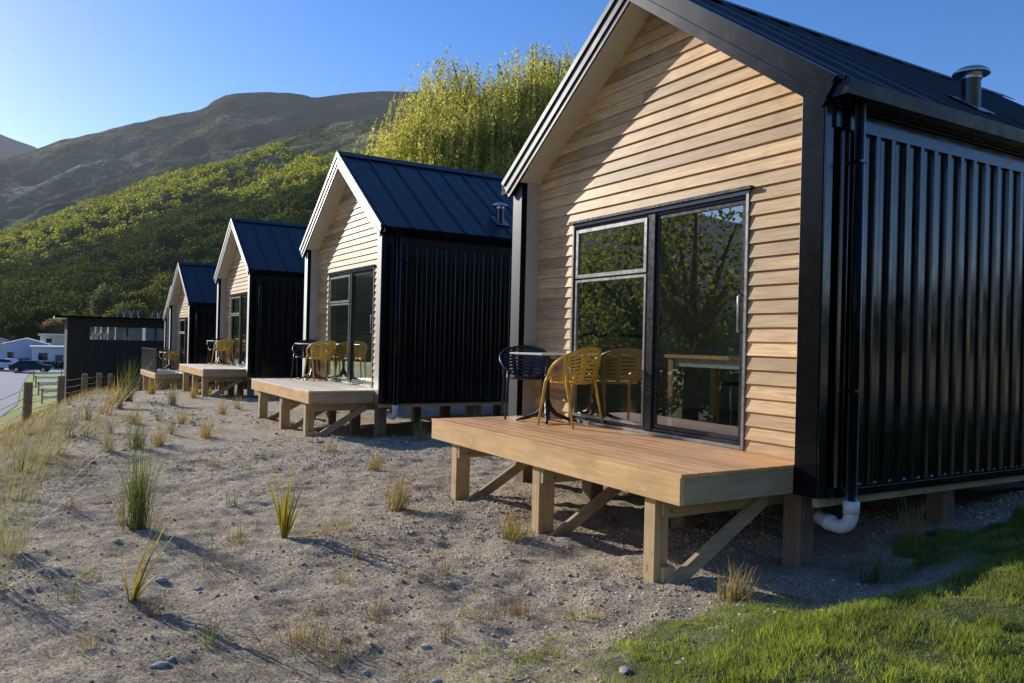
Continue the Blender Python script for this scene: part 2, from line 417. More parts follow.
def rib_profile(length, pitch=.1855, h=.032, top=.044, fl=.011, start=.09):
    """trapezoidal cladding: list of (along, out)"""
    p = [(0, 0)]; y = start
    while y + pitch < length:
        p += [(y, 0), (y + fl, h), (y + fl + top, h), (y + 2 * fl + top, 0), (y + 2*fl + top + .03, 0), (y + 2*fl + top + .035, .004), (y + 2*fl + top + .041, .004), (y + 2*fl + top + .046, 0)]
        y += pitch
    p.append((length, 0)); return p
def corrug(mb, prof, fn0, fn1):
    k = len(prof); vs = [fn0(a, o) for a, o in prof] + [fn1(a, o) for a, o in prof]
    mb.add(vs, [(i, i + 1, i + 1 + k, i + k) for i in range(k - 1)]); return mb

def weatherboards():
    mb = MB(); ex = .1155
    def seg(z0, z1, y0, y1, xl, xr):
        """clip to the gable"""
        def lim(z, l, r_):
            if z > HS:
                hw = (HA - z) / SL
                l = max(l, CX - hw); r_ = min(r_, CX + hw)
            return l, r_
        a, b = lim(z0, xl, xr); c, d = lim(z1, xl, xr)
        if b - a < .01: return
        if d < c: c = d = (c + d) / 2
        jx = []
        pieces = [(0, 1)]
        if b - a > 2.2 and random.random() < .6:
            t = random.uniform(.25, .75); pieces = [(0, t), (t, 1)]
        for t0, t1 in pieces:
            g0 = .0012 if t0 > 0 else 0
            p = lambda l, r_, t: l + (r_ - l) * t
            x0a, x1a = p(a, b, t0) + g0, p(a, b, t1); x0c, x1c = p(c, d, t0) + g0, p(c, d, t1)
            mb.add([(x0a, y0 + .022, z0), (x1a, y0 + .022, z0), (x1a, y0, z0), (x0a, y0, z0), (x0c, y1, z1), (x1c, y1, z1)],
                   [(0, 1, 2, 3), (3, 2, 5, 4)])
    i = 0; z = -.02
    while z < HA:
        z1 = min(z + ex, HA); yb = RC - .024; yt = RC - .004
        cuts = [z] + [c for c in (WB - .04, WT + .05, HS) if z < c < z1] + [z1]
        for q0, q1 in zip(cuts[:-1], cuts[1:]):
            f = lambda q: yb + (yt - yb) * (q - z) / ex
            if q0 >= WB - .041 and q1 <= WT + .051:
                seg(q0, q1, f(q0), f(q1), -W + T, WL - .035); seg(q0, q1, f(q0), f(q1), WR_ + .035, -T)
            else: seg(q0, q1, f(q0), f(q1), -W + T, -T)
        z += ex
    return mb

def frame(mb, x0, x1, z0, z1, y0, y1, w):
    mb.box((x0, y0, z0), (x0 + w, y1, z1)); mb.box((x1 - w, y0, z0), (x1, y1, z1))
    mb.box((x0 + w, y0, z0), (x1 - w, y1, z0 + w)); mb.box((x0 + w, y0, z1 - w), (x1 - w, y1, z1)); return mb

def make_cabin():
    c = empty('cabin')
    # side walls
    prof = rib_profile(DEP - .09)
    w = corrug(MB(), prof, lambda a, o: (o, .088 + a, -BB + .05), lambda a, o: (o, .088 + a, 2.46))
    w.box((-.02, .1, -BB + .01), (-.012, DEP, 2.55)); sw = w.build('side_wall', M['black_steel'], c)
    w = MB(); ya, yb_, za, zb_ = .50, 2.2, .95, 2.2  # unseen window opening added to bring daylight into the room
    for y0, y1, z0, z1 in ((.088, ya, -BB + .05, 2.46), (yb_, DEP, -BB + .05, 2.46), (ya, yb_, -BB + .05, za), (ya, yb_, zb_, 2.46)):
        corrug(w, rib_profile(y1 - y0), lambda a, o: (-W - o, y0 + a, z0), lambda a, o: (-W - o, y0 + a, z1)); w.box((-W + .012, y0, z0), (-W + .02, y1, z1))
    w.build('side_wall', M['black_steel'], c)
    sw2 = MB()
    for a_, b_ in (((-W - .03, ya, za), (-W + .16, ya + .04, zb_)), ((-W - .03, yb_ - .04, za), (-W + .16, yb_, zb_)), ((-W - .03, ya + .04, za), (-W + .16, yb_ - .04, za + .04)), ((-W - .03, ya + .04, zb_ - .04), (-W + .16, yb_ - .04, zb_))): sw2.box(a_, b_)
    swo = sw2.build('added_side_window', M['alu_dark'], c); MB().box((-W + .03, ya + .04, za + .04), (-W + .036, yb_ - .04, zb_ - .04)).build('pane', M['glass'], swo)
    w = corrug(MB(), rib_profile(W), lambda a, o: (-a, DEP + o, -BB), lambda a, o: (-a, DEP + o, 2.9))
    w.prism([(-W, 2.5), (0, 2.5), (0, HS - .05), (CX, HA + .05), (-W, HS - .05)], 'y', DEP - .03, DEP - .01)
    w.build('back_wall', M['black_steel'], c)
    # top and bottom flashings of the side wall
    for sx in (0, 1):
        X_ = lambda x: x if sx == 0 else -W - x
        t = MB(); t.box((X_(.0), .09, 2.455), (X_(.034), DEP, 2.581)); t.box((X_(.0), -.0, 2.59), (X_(.052), DEP, 2.604))
        t.box((X_(-.01), .09, -BB), (X_(.040), DEP, -BB + .055)); t.box((X_(0), .09, -BB + .055), (X_(.034), DEP, -BB + .075))
        t.build('wall_flashing', M['black_steel'], c)
        # fin at the front corner with its corner flashing
        f = MB(); zt = HS - .03
        f.prism([(X_(0), -BB), (X_(-T), -BB), (X_(-T), HS - .002), (X_(0), HS - T * SL - .002)], 'y', 0, .075)
        f.box((X_(0), .075, -BB), (X_(-T + .012), RC + .1, HS - .15))
        f.build('front_fin', M['trim_steel'], c, bevel=.004)
        f = MB().box((X_(.001), .004, -BB + .002), (X_(.013), .088, 2.60)); f.build('corner_flashing', M['black_steel'], c, bevel=.003)
        f = MB().box((X_(-T + .011), .0755, -.0), (X_(-T - .004), RC - .004, HS - .004)); f.build('fin_lining', M['cheek'], c)
    # cladding of the gable
    weatherboards().build('weatherboards', M['cedar'], c)
    # soffits
    for sgn in (1, -1):
        xe = CX + sgn * (W / 2 - T + .0); ze = HS
        q = MB(); x0 = CX
        q.prism([(x0, HA), (xe, ze), (xe, ze + .03), (x0, HA + .03)], 'y', -PR + .02, RC + .02)
        q.build('soffit', M['soffit'], c)
    # barge boards: stepped fascia, lower strip and capping
    for sgn in (1, -1):
        b = MB(); dx, dz = .707 * 0 + math.cos(math.atan(.7074)), math.sin(math.atan(.7074)); px, pz = -dz, -dx
        ax, az = CX, HO; ex, ez = CX + sgn * (W / 2 + E_), HEO
        def strip(o0, o1, y0, y1):
            # o0,o1 are distances below the top line measured square to the slope
            s = sgn; ux, uz = s * dx, -dz; nx_, nz_ = -s * dz, -dx
            def P(o, end):
                if end: return (ex + nx_ * o, ez + nz_ * o)
                k = o / dx; return (CX, az - k)
            b.prism([P(o0, 0), P(o0, 1), P(o1, 1), P(o1, 0)], 'y', y0, y1)
        strip(.0, .055, -PR - .026, -PR + .01)
        strip(.052, .150, -PR - .008, -PR + .02)
        strip(.147, .165, -PR - .016, -PR + .01)
        strip(.162, .232, -PR, -PR + .03)
        b.build('bargeboard', M['trim_steel'], c)
    # roof sheets: ribs run down the slope
    RL = DEP + .14 + PR
    pr = [(0, 0)]; y = .06; k = 0
    while y < RL - .1:
        hh = .036 if k % 2 == 0 else .012; ww = .014 if k % 2 == 0 else .03
        pr += [(y, 0), (y + .009, hh), (y + .009 + ww, hh), (y + .018 + ww, 0)]; y += .25; k += 1
    pr.append((RL, 0))
    for sgn in (1, -1):
        r_ = MB(); xe = CX + sgn * (W / 2 + E_ + .02); ze = HR - (W / 2 + E_ + .02) * .7074 + .012
        corrug(r_, pr, lambda a, o: (CX, -PR - .02 + a, HR + .012 + o), lambda a, o: (xe, -PR - .02 + a, ze + o))
        r_.prism([(CX, HR - .03), (xe - sgn*.03, ze - .04), (xe - sgn*.03, ze - .02), (CX, HR - .01)], 'y', -PR + .03, DEP + .1)
        rf = r_.build('roof', M['roof_steel'], c)
        # eave board and gutter
        X_ = (lambda x: x) if sgn == 1 else (lambda x: -W - x)
        gt = MB(); gt.prism([(X_(.085), 2.625), (X_(.215), 2.625), (X_(.229), 2.727), (X_(.219), 2.727), (X_(.205), 2.637), (X_(.097), 2.637), (X_(.097), 2.70), (X_(.085), 2.70)], 'y', -.035, DEP + .1)
        gt.box((X_(.085), -.037, 2.627), (X_(.222), -.030, 2.722))
        gt.build('gutter', M['gutter_steel'], c)
        gt = MB().box((X_(.0), -.02, 2.61), (X_(.083), DEP, 2.72)); gt.build('eave_fascia', M['gutter_steel'], c)
    rc = MB()
    for sgn in (1, -1):
        rc.prism([(CX, HR + .055), (CX + sgn*.15, HR + .055 - .15*.7074), (CX + sgn*.15, HR + .045 - .15*.7074), (CX, HR + .045)], 'y', -PR - .03, DEP + .13)
    rc.build('ridge_cap', M['roof_steel'], c)
    # flue
    fx, fy = -.35, 2.47; fz = rooz(fx)
    fl = MB().tube([(fx, fy, fz - .1), (fx, fy, fz + .30)], .082, 20).build('flue', M['black_steel'], c, True)
    fl.data.shade_flat()
    MB().lathe([(.0, .445), (.06, .44), (.11, .425), (.150, .395), (.158, .375), (.152, .365), (.09, .37), (.0, .37)], 24, (fx, fy, fz - .06)).build('flue_cowl', M['galv'], fl, True)
    MB().tube([(fx, fy, fz + .265), (fx, fy, fz + .315)], .09, 20).build('flue_collar', M['galv'], fl)
    fb = MB(); n_ = Vector((.577, 0, .816)); u_ = Vector((.816, 0, -.577)); q = Vector((fx, fy, fz + .05))
    vs = [q + u_ * a + Vector((0, b, 0)) + n_ * d for d in (-.05, .0) for a, b in ((-.16, -.15), (.19, -.15), (.19, .15), (-.16, .15))]
    fb.add(vs, [(3,2,1,0),(4,5,6,7),(0,1,5,4),(1,2,6,5),(2,3,7,6),(3,0,4,7)]); fb.build('flue_flashing', M['trim_steel'], fl, bevel=.01)
    # downpipe with white elbow
    dp = MB().tube([(.095, .27, 2.66), (.095, .27, -.27)], .038, 16).build('downpipe', M['trim_steel'], c, True)
    for zz in (.55, 2.2): MB().box((.03, .225, zz), (.137, .315, zz + .018)).build('pipe_clip', M['black_steel'], dp)
    el = MB()
    el.tube([(.095, .27, -.235), (.095, .27, -.325)], .058, 20)
    pts = [(.095, .27, -.32)]
    for k in range(0, 9):
        a = k / 8 * R(100); pts.append((.095 - .105 * (1 - math.cos(a)), .27, -.335 - .105 * math.sin(a)))
    pts.append((-.19, .27, -.405)); el.tube(pts, .051, 20)
    el.tube([(-.06, .27, -.432), (-.115, .27, -.422)], .059, 20); el.build('pipe_elbow', M['pvc'], dp, True)
    # sub floor
    for bx0 in (-.045, -W + .002): MB().box((bx0, .02, -BB - .062), (bx0 + .043, DEP, -BB - .002)).build('bearer', M['pine_y'], c)
    MB().box((-W + .05, .05, -BB - .012), (-.05, DEP - .02, -BB + .03)).build('floor', M['underside'], c)
    for px_ in (-.27, -1.5, -2.85, -W + .16):
        for py in (.16, 2.0, 4.0, 6.1):
            MB().box((px_ - .08, py - .08, -1.6 + .3), (px_ + .08, py + .08, -BB - .015)).build('pile', M['pile'], c, bevel=.004)
    # interior shell
    it = MB(); a, b = (-W + .16, RC + .12, .0), (-.16, 3.2, 2.62)
    it.add([(a[0],a[1],a[2]),(b[0],a[1],a[2]),(b[0],b[1],a[2]),(a[0],b[1],a[2]),(a[0],a[1],b[2]),(b[0],a[1],b[2]),(b[0],b[1],b[2]),(a[0],b[1],b[2])],
           [(4,5,6,7),(1,2,6,5),(2,3,7,6)])
    for y0, y1, z0, z1 in ((a[1], ya, 0, 2.62), (yb_, b[1], 0, 2.62), (ya, yb_, 0, za), (ya, yb_, zb_, 2.62)): it.add([(a[0], y0, z0), (a[0], y1, z0), (a[0], y1, z1), (a[0], y0, z1)], [(0, 1, 2, 3)])
    it.box((a[0], RC + .045, WT + .02), (b[0], RC + .12, 2.62)); it.box((a[0], RC + .045, 0), (WL - .02, RC + .12, WT + .02)); it.box((WR_ + .02, RC + .045, 0), (b[0], RC + .12, WT + .02))
    it.build('interior_wall', M['interior'], c)
    MB().box((a[0], RC + .02, -.03), (b[0], 3.2, .012)).build('interior_floor', M['int_floor'], c)
    # joinery
    w = empty('glazed_door'); w.parent = c
    jf = MB(); frame(jf, WL - .03, WR_ + .03, WB - .03, WT + .03, RC - .03, RC + .05, .032)
    jf.build('door_frame', M['alu'], w, bevel=.003)
    MB().box((WL - .06, RC - .062, WT + .032), (WR_ + .07, RC - .0, WT + .058)).build('head_flashing', M['alu_dark'], w)
    jt = MB(); frame(jt, WL + .004, WR_ - .004, WB + .004, WT - .004, RC + .0, RC + .06, .030)
    jt.box((-2.175, RC - .012, WB + .006), (-2.075, RC + .055, WT - .006)); jt.build('inner_frame', M['alu_dark'], w, bevel=.003)
    s1 = MB(); frame(s1, WL + .036, -2.18, 1.56, WT - .038, RC - .022, RC + .02, .042); s1.build('top_sash', M['alu'], w, bevel=.003)
    s2 = MB(); frame(s2, WL + .036, -2.18, WB + .036, 1.545, RC - .020, RC + .02, .030); s2.build('lower_sash', M['alu'], w, bevel=.003)
    s3 = MB(); frame(s3, -2.072, WR_ - .036, WB + .036, WT - .038, RC + .012, RC + .048, .036); s3.build('sliding_panel', M['alu_dark'], w, bevel=.003)
    MB().box((WL + .079, RC - .004, 1.603), (-2.223, RC + .002, WT - .081)).build('pane', M['glass'], w)
    MB().box((WL + .067, RC - .002, WB + .067), (-2.211, RC + .004, 1.514)).build('pane', M['glass'], w)
    MB().box((-2.035, RC + .026, WB + .073), (WR_ - .073, RC + .032, WT - .075)).build('pane', M['glass'], w)
    h = MB(); hx = WR_ - .052
    h.tube([(hx, RC + .012, .98), (hx, RC - .035, .985), (hx, RC - .04, 1.0), (hx, RC - .04, 1.27), (hx, RC - .035, 1.285), (hx, RC + .012, 1.29)], .009, 8)
    h.build('door_handle', M['galv'], w, True)
    return c

def make_deck(orange):
    d = empty('deck'); x0, x1 = -W - DLI, -T; yb = RC - .03
    bw = .137; mb = MB(); y = -D; mm = M['deck_orange'] if orange else M['deck_pale']
    # boards run along the front; the last one reaches the door sill
    while y < yb - .02:
        y1 = min(y + bw, yb)
        xl, xr = (x0 - .012, x1 + .012) if y1 < -.004 else (x0, x1)
        mb.box((xl, y, -.024), (xr, y1 - .005, 0)); y += bw
    mb.build('decking', mm, d, bevel=.002)
    MB().box((x0, -D, -FT), (x1, -D + .04, -.0245)).build('fascia', M['pine_x'], d, bevel=.002)
    MB().box((x1 - .04, -D + .041, -FT + .001), (x1, -.002, -.0245)).build('fascia', M['pine_y'], d, bevel=.002)
    MB().box((x0, -D + .041, -FT + .001), (x0 + .04, -.002, -.0245)).build('fascia', M['pine_y'], d, bevel=.002)
    j = MB(); x = x0 + .42
    while x < x1 - .1: j.box((x, -D + .042, -FT + .03), (x + .045, -.01, -.026)); x += .45
    j.build('joist', M['pine_y'], d)
    for k, px_ in enumerate((-.55, -2.04, -3.62)):
        zb = -.95
        p = MB(); p.box((px_ - .058, -D + .05, zb), (px_ + .058, -D + .105, -FT - .002)); p.box((px_ - .058, -D + .105, zb), (px_ + .02 if k == 0 else px_ + .058, -D + .21, -FT - .002))
        if k == 0: p.box((px_ + .02, -D + .105, zb), (px_ + .1, -D + .21, -.70))
        p.build('post', M['pine_z'], d, bevel=.003)
        bx = px_ + (.062 if k == 0 else .085)
        MB().box((bx - .022, -D + .055 + (.052 if k == 0 else 0), -FT - .145), (bx + .022, .6, -FT - .004)).build('bearer', M['pine_y'], d, bevel=.002)
        MB().beam((bx + .052, -D + .14, -.84), (bx + .052, -.02, -FT - .075), .045, .10).build('brace', M['pine_y'], d, bevel=.002)
        for zz in (-FT - .05, -FT - .10): MB().tube([(bx + .02, -D + .17, zz), (bx + .036, -D + .17, zz)], .011, 8).build('bolt', M['galv'], d)
    return d

pos = [(0, 0, 0, 0), (-8.677, .049, -.014, .010), (-18.462, .052, -.064, .014), (-28.314, -.01, -.642, .032), (-38.2, 1.0, -1.02, .03)]
labels = ['nearest black gabled cabin with an oiled orange deck and raw timber front',
          'second gabled cabin with blue-black roof and round flue, in front of the willow',
          'third cabin from the viewer, its roof edge bright white, a tall tussock at its right',
          'fourth cabin, low on the slope, whose deck carries a dark balustrade',
          'farthest cabin, almost wholly hidden behind the fourth one']
dlabels = ['large orange-topped timber deck on posts in front of the nearest cabin',
           'pale timber deck with three posts in front of the second cabin',
           'pale timber deck on slim posts in front of the third cabin',
           'small pale deck with a dark railing in front of the fourth cabin',
           'deck of the farthest cabin, behind the railing of the fourth']
cab = make_cabin(); dk1 = make_deck(True); dk2 = make_deck(False)
for i, (x, y, z, a) in enumerate(pos):
    c = cab if i == 0 else copy_tree(cab)
    c.location = (x, y, z); c.rotation_euler = (0, 0, a); tag(c, labels[i], 'cabin', GAB)
    d = dk1 if i == 0 else (dk2 if i == 1 else copy_tree(dk2))
    d.location = (x, y, z); d.rotation_euler = (0, 0, a); tag(d, dlabels[i], 'deck', 'timber decks in front of the cabins')

def local(i, p):
    x, y, z, a = pos[i]; c_, s_ = math.cos(a), math.sin(a)
    return (x + c_ * p[0] - s_ * p[1], y + s_ * p[0] + c_ * p[1], z + p[2])

# railing on the fourth deck
rl = empty('deck_railing', pos[3][:3], pos[3][3], label='dark slatted railing on the deck of the fourth cabin', cat='railing')
def rail(p, q, nm):
    m_ = MB(); p = Vector(p); q = Vector(q); n_ = int((q - p).length / .10)
    m_.beam(p + Vector((0, 0, .9)), q + Vector((0, 0, .9)), .06, .035); m_.beam(p + Vector((0, 0, .06)), q + Vector((0, 0, .06)), .04, .03)
    for k in range(n_ + 1):
        t = p.lerp(q, k / n_); w_ = .05 if k % 8 == 0 else .035
        m_.box((t.x - w_/2, t.y - w_/2, .0), (t.x + w_/2, t.y + w_/2, .885))
    m_.build(nm, M['alu_dark'], rl)
rail((-W - DLI + .04, -D + .05, 0), (-T - .1, -D + .05, 0), 'front_railing')
rail((-W - DLI + .04, -D + .12, 0), (-W - DLI + .04, -.06, 0), 'end_railing')

# ------------------------------------------------------------------ furniture
def make_chair(mat):
    c = empty('garden_chair'); n = 40
    rim = lambda p: Vector((.24 * math.cos(p) - .035, .285 * math.sin(p), .645 - .170 * math.cos(p) - .012 * math.cos(2 * p)))
    seat = lambda p: Vector((.20 * math.cos(p) + .01, .205 * math.sin(p), .445))
    MB().tube([rim(2 * PI * k / n) for k in range(n)], .017, 8, closed=True, flat=.75).build('rim', mat, c, True)
    st = MB()
    prof = [(0, .438), (.15, .436), (.205, .440), (.222, .449), (.222, .458), (.20, .462), (.10, .452), (0, .449)]
    st.lathe(prof, 28, (.01, 0, 0)); st.build('seat', mat, c, True)
    bk = MB()
    def surf(p, t):
        a, b = seat(p), rim(p); q = a.lerp(b, t)
        q += Vector((math.cos(p) * .035, math.sin(p) * .035, 0)) * math.sin(PI * t); return q
    def ribbon(fn, ts, hw, th=.006):
        vs = []; 
        for t in ts:
            q0, q1, nrm = fn(t, -hw), fn(t, hw), fn(t, 0)
            d = Vector((nrm.x, nrm.y, 0)).normalized() * th
            vs += [q0 - d, q1 - d, q1 + d, q0 + d]
        m = len(ts); fs = [(3, 2, 1, 0), (4*m-4, 4*m-3, 4*m-2, 4*m-1)]
        for i in range(m - 1):
            for k in range(4): fs.append((4*i+k, 4*i+(k+1)%4, 4*i+4+(k+1)%4, 4*i+4+k))
        bk.add(vs, fs)
    for t in (.14, .25, .36, .47, .58, .69, .80, .90):
        ribbon(lambda p, h, t=t: surf(p, t + h), [R(118 + 124 * k / 14) for k in range(15)], .034)
    for p in (118, 158, 202, 242):
        ribbon(lambda t, h, p=p: surf(R(p) + h, t), [k / 8 for k in range(9)], .10 if p in (158, 202) else .12)
    bk.build('backrest', mat, c)
    for sy in (-1, 1):
        MB().tube([rim(sy * R(48)) + Vector((0, 0, -.004)), (.17, sy * .215, .45), (.235, sy * .245, .0)], [.017, .017, .011], 8).build('leg', mat, c, True)
        MB().tube([rim(sy * R(118)) + Vector((0, 0, -.004)), (-.13, sy * .225, .45), (-.235, sy * .235, .0)], [.016, .017, .011], 8).build('leg', mat, c, True)
    return c
def make_table():
    t = empty('cafe_table')
    MB().box((-.30, -.30, .722), (.30, .30, .742)).build('table_top', M['table_white'], t, bevel=.004)
    p = MB().tube([(0, 0, .12), (0, 0, .722)], [.03, .026], 12); p.box((-.12, -.12, .708), (.12, .12, .7215)); p.build('pedestal', M['black_iron'], t)
    for k in range(4):
        a = PI / 4 + k * PI / 2 + .15; d = Vector((math.cos(a), math.sin(a), 0))
        MB().tube([d * .0 + Vector((0, 0, .24)), d * .035 + Vector((0, 0, .15)), d * .10 + Vector((0, 0, .085)), d * .22 + Vector((0, 0, .04)), d * .33 + Vector((0, 0, .016))], [.03, .03, .024, .02, .014], 8).build('foot', M['black_iron'], t, True)
    return t
yc, nc, tb = make_chair(M['yellow_plastic']), make_chair(M['navy_plastic']), make_table()
where = ['on the nearest cabin\'s orange deck', 'on the second cabin\'s pale deck', 'on the third cabin\'s deck', 'beside the railing of the fourth cabin\'s deck']
for i in range(4):
    j = random.uniform(-.12, .12) if i else 0
    for src, nm, p, rz in ((yc, 'mustard yellow slatted plastic chair with oval rim ', (-2.98, -.045, 0), PI + R(14) + j),
                           (nc, 'navy slatted plastic chair with oval rim ', (-3.87, -.06, 0), R(-24) + j), (tb, 'small pale-topped cafe table on a black foot ', (-3.40, -.07, 0), .06 + j)):
        o = src if i == 0 else copy_tree(src)
        if i == 3: p = (p[0] + .1, p[1] - .12, 0)
        o.location = local(i, p); o.rotation_euler = (0, 0, pos[i][3] + rz)
        tag(o, nm + where[i], 'table' if src is tb else 'chair', {yc: 'yellow chairs on the decks', nc: 'navy chairs on the decks', tb: 'cafe tables on the decks'}[src])
# dining table and stools inside the nearest cabin
it = empty('dining_table', (-1.55, .95, .012), label='light wooden table seen through the sliding door of the nearest cabin', cat='table')
MB().box((-.75, -.35, .72), (.75, .35, .755)).build('table_top', M['pine_x'], it, bevel=.003)
for a, b in ((-.68, -.29), (.68, -.29), (-.68, .29), (.68, .29)): MB().box((a - .035, b - .035, 0), (a + .035, b + .035, .7195)).build('leg', M['pine_z'], it)
MB().box((-.64, -.30, .64), (.64, -.275, .7195)).build('apron', M['table_white'], it)
for k, (x, y) in enumerate(((-2.35, 1.6), (-.75, 1.55))):
    s = empty('stool', (x, y, .012), label=('dark round stool left of its twin, behind the nearest cabin\'s sliding glass', 'dark round stool right of its twin, behind the nearest cabin\'s sliding glass')[k], cat='stool', group='stools inside the nearest cabin')
    MB().lathe([(0, .44), (.16, .44), (.175, .455), (.16, .47), (0, .47)], 20).build('seat', M['black_iron'], s, True)
    for q in range(4):
        a = PI / 4 + q * PI / 2; MB().tube([(.1 * math.cos(a), .1 * math.sin(a), .44), (.19 * math.cos(a), .19 * math.sin(a), 0)], .011, 8).build('leg', M['galv'], s)

# ------------------------------------------------------------------ shed beyond the fence
sh = empty('shed', (-47, 0, 0), label='tall black ribbed shed with a ribbon window and flat overhanging roof', cat='shed')
zb, zt = VALLEY - .3, 1.62
def shed_wall():
    m_ = MB(); y0, y1 = -3.62, 4.2
    wz0, wz1, wy0, wy1 = .42, 1.18, -2.55, 1.75
    for a, b, c_, d_ in ((y0, y1, zb, wz0), (y0, y1, wz1, zt), (y0, wy0, wz0, wz1), (wy1, y1, wz0, wz1)):
        corrug(m_, [(p_, o_) for p_, o_ in rib_profile(b - a, .25, .03, .06, .02, .07)], lambda q, o_: (o_, a + q, c_), lambda q, o_: (o_, a + q, d_))
    m_.box((-6, y0, zb), (-.02, y0 + .05, zt)); m_.box((-6, y1, zb), (-.02, y1 + .05, zt)); m_.box((-6.05, y0, zb), (-6, y1, .2)); m_.box((-6.05, y0, 1.35), (-6, y1, zt)); return m_
shed_steel = simple('charcoal ribbed steel', (.022, .022, .024), .5, var=.2, vs=1)
shed_wall().build('wall', shed_steel, sh)
MB().box((-6.6, -4.25, zt), (.35, 4.8, zt + .12)).build('roof', M['trim_steel'], sh)
wf = MB(); wf.box((-.03, -2.56, .40), (.05, 1.76, .43)); wf.box((-.03, -2.56, 1.17), (.05, 1.76, 1.20))
for y in (-2.55, -.62, .9, 1.73): wf.box((-.03, y, .43), (.05, y + .05, 1.17))
wfo = wf.build('window', M['alu_dark'], sh)
MB().box((-.012, -2.5, .43), (-.008, 1.73, 1.17)).build('pane', M['glass'], wfo)
for y0, y1 in ((-2.5, -.66), (-.52, .86), (1.0, 1.7)): MB().box((-.07, y0, .43), (-.06, y1, 1.17)).build('pale_panel', M['white_paint'], sh)  # pale panels added behind the glass to brighten the window
for k, y in enumerate((-.55, 1.35)):
    a = empty('roof_frame', (-48.5, y, zt + .12), label=('left-hand small metal frame standing on the black shed roof', 'right-hand small metal frame on the black shed roof by the cabins')[k], cat='metal frame', group='frames on the shed roof')
    m_ = MB()
    for q in (-.4, 0, .4): m_.tube([(0, q - .1, 0), (0, q, .5), (0, q + .2, .46), (0, q + .3, 0)], .013, 6)
    m_.tube([(0, -.6, .32), (0, .7, .32)], .012, 6); m_.build('tube', M['galv'], a)

# ------------------------------------------------------------------ fences
fe = empty('wire_fence', (0, 0, 0), label='post and wire fence running down the grassy bank in front of the black shed', cat='fence')
fp = [(-17.5, -6.1), (-22.2, -5.12), (-27, -4.23), (-31.5, -3.35), (-36, -2.6), (-40.5, -1.85)]
tops = []
for k, (x, y) in enumerate(fp):
    z = gz(x, y); ht = [1.15, 1.12, 1.12, 1.1, 1.1, 1.1][k]
    p = MB().tube([(x, y, z - .3), (x + random.uniform(-.03, .03), y + .03, z + ht)], [.12, .11], 10); p.build('post', M['fence_post'], fe, bevel=0)
    tops.append((x, y, z))
wm = MB()
for h in (.3, .5, .7, .95):
    for a, b in zip(tops[:-1], tops[1:]):
        m0 = (Vector(a) + Vector(b)) / 2 + Vector((0, 0, h - .02)); wm.tube([(a[0], a[1], a[2] + h), m0, (b[0], b[1], b[2] + h)], .012, 5)
wm.build('wire', M['galv'], fe)
# pale rail fences in the paddock
for k, xx in enumerate((-60, -68, -78, -88)):
    f = empty('rail_fence', (xx, 0, VALLEY), label=['nearest', 'second', 'third', 'farthest'][k] + ' pale rail fence across the green paddock by the road', cat='fence', group='rail fences in the paddock')
    y0 = -4.75 - k * .25; y1 = 6; m_ = MB()
    for h in (.35, .8): m_.box((-.03, y0, h), (.03, y1, h + .16))
    m_.build('rail', M['white_paint'], f)
    y = y0
    while y < y1: MB().box((-.05, y - .05, 0), (.05, y + .05, 1.05)).build('post', M['fence_post'], f); y += 2.4

# ------------------------------------------------------------------ valley houses and vehicles
def house(x, y, w, dpt, h, wm_, rm, label, wins=(), gable=0, flat=.15):
    hs = empty('house', (x, y, VALLEY), label=label, cat='house', group='houses in the valley')
    m_ = MB(); m_.box((-dpt, 0, 0), (0, w, h))
    if gable: m_.prism([(0, h), (w, h), (w / 2, h + gable)], 'x', -dpt, 0)
    m_.build('wall', wm_, hs)
    r_ = MB()
    if gable:
        for s in (0, 1):
            a = (-.3, h - .15) if s == 0 else (w + .3, h - .15); b = (w / 2, h + gable + .03)
            r_.prism([a, b, (b[0], b[1] + .12), (a[0], a[1] + .12)], 'x', -dpt - .3, .3)
    else: r_.box((-dpt - .3, -.3, h), (.4, w + .3, h + flat))
    r_.build('roof', rm, hs)
    for (a, b, c_, d_) in wins:
        fr = MB(); fr.box((.003, a - .06, c_ - .06), (.04, b + .06, d_ + .06)); fo = fr.build('window', M['white_paint'], hs)
        MB().box((.042, a, c_), (.055, b, d_)).build('pane', M['dark_glass'], fo)
    return hs
house(-122, -6.05, 12, 8, 2.75, M['white_paint'], M['white_paint'], 'white flat-roofed house with two dark square windows beside the shed', [(.75, 1.85, 1.05, 2.05), (2.75, 3.7, .95, 1.8), (5.0, 5.9, .9, 1.9), (.9, 1.7, 0.05, .4)], flat=.2)
house(-131, -9.7, 5.6, 10, 3.1, M['blue_white'], M['white_paint'], 'pale blue gabled house left of the white flat-roofed one', [(.5, 1.3, .9, 1.9)], gable=.7)
house(-142, -5.2, 5.5, 8, 4.3, M['beige'], M['beige'], 'beige two-storey house rising behind the white one', [(.8, 1.6, 3.2, 3.9)], flat=.3)
house(-148, .6, 8, 7, 4.4, M['white_paint'], M['grey_roof'], 'white house with grey roof, highest above the flat-roofed one', [(.7, 1.6, 3.2, 4.0)], flat=.3)
house(-150, -19, 9, 9, 3.4, M['beige'], M['blue_roof'], 'low house with a blue roof at the far left', [(6, 7.5, 1, 2.2)], gable=1.1)
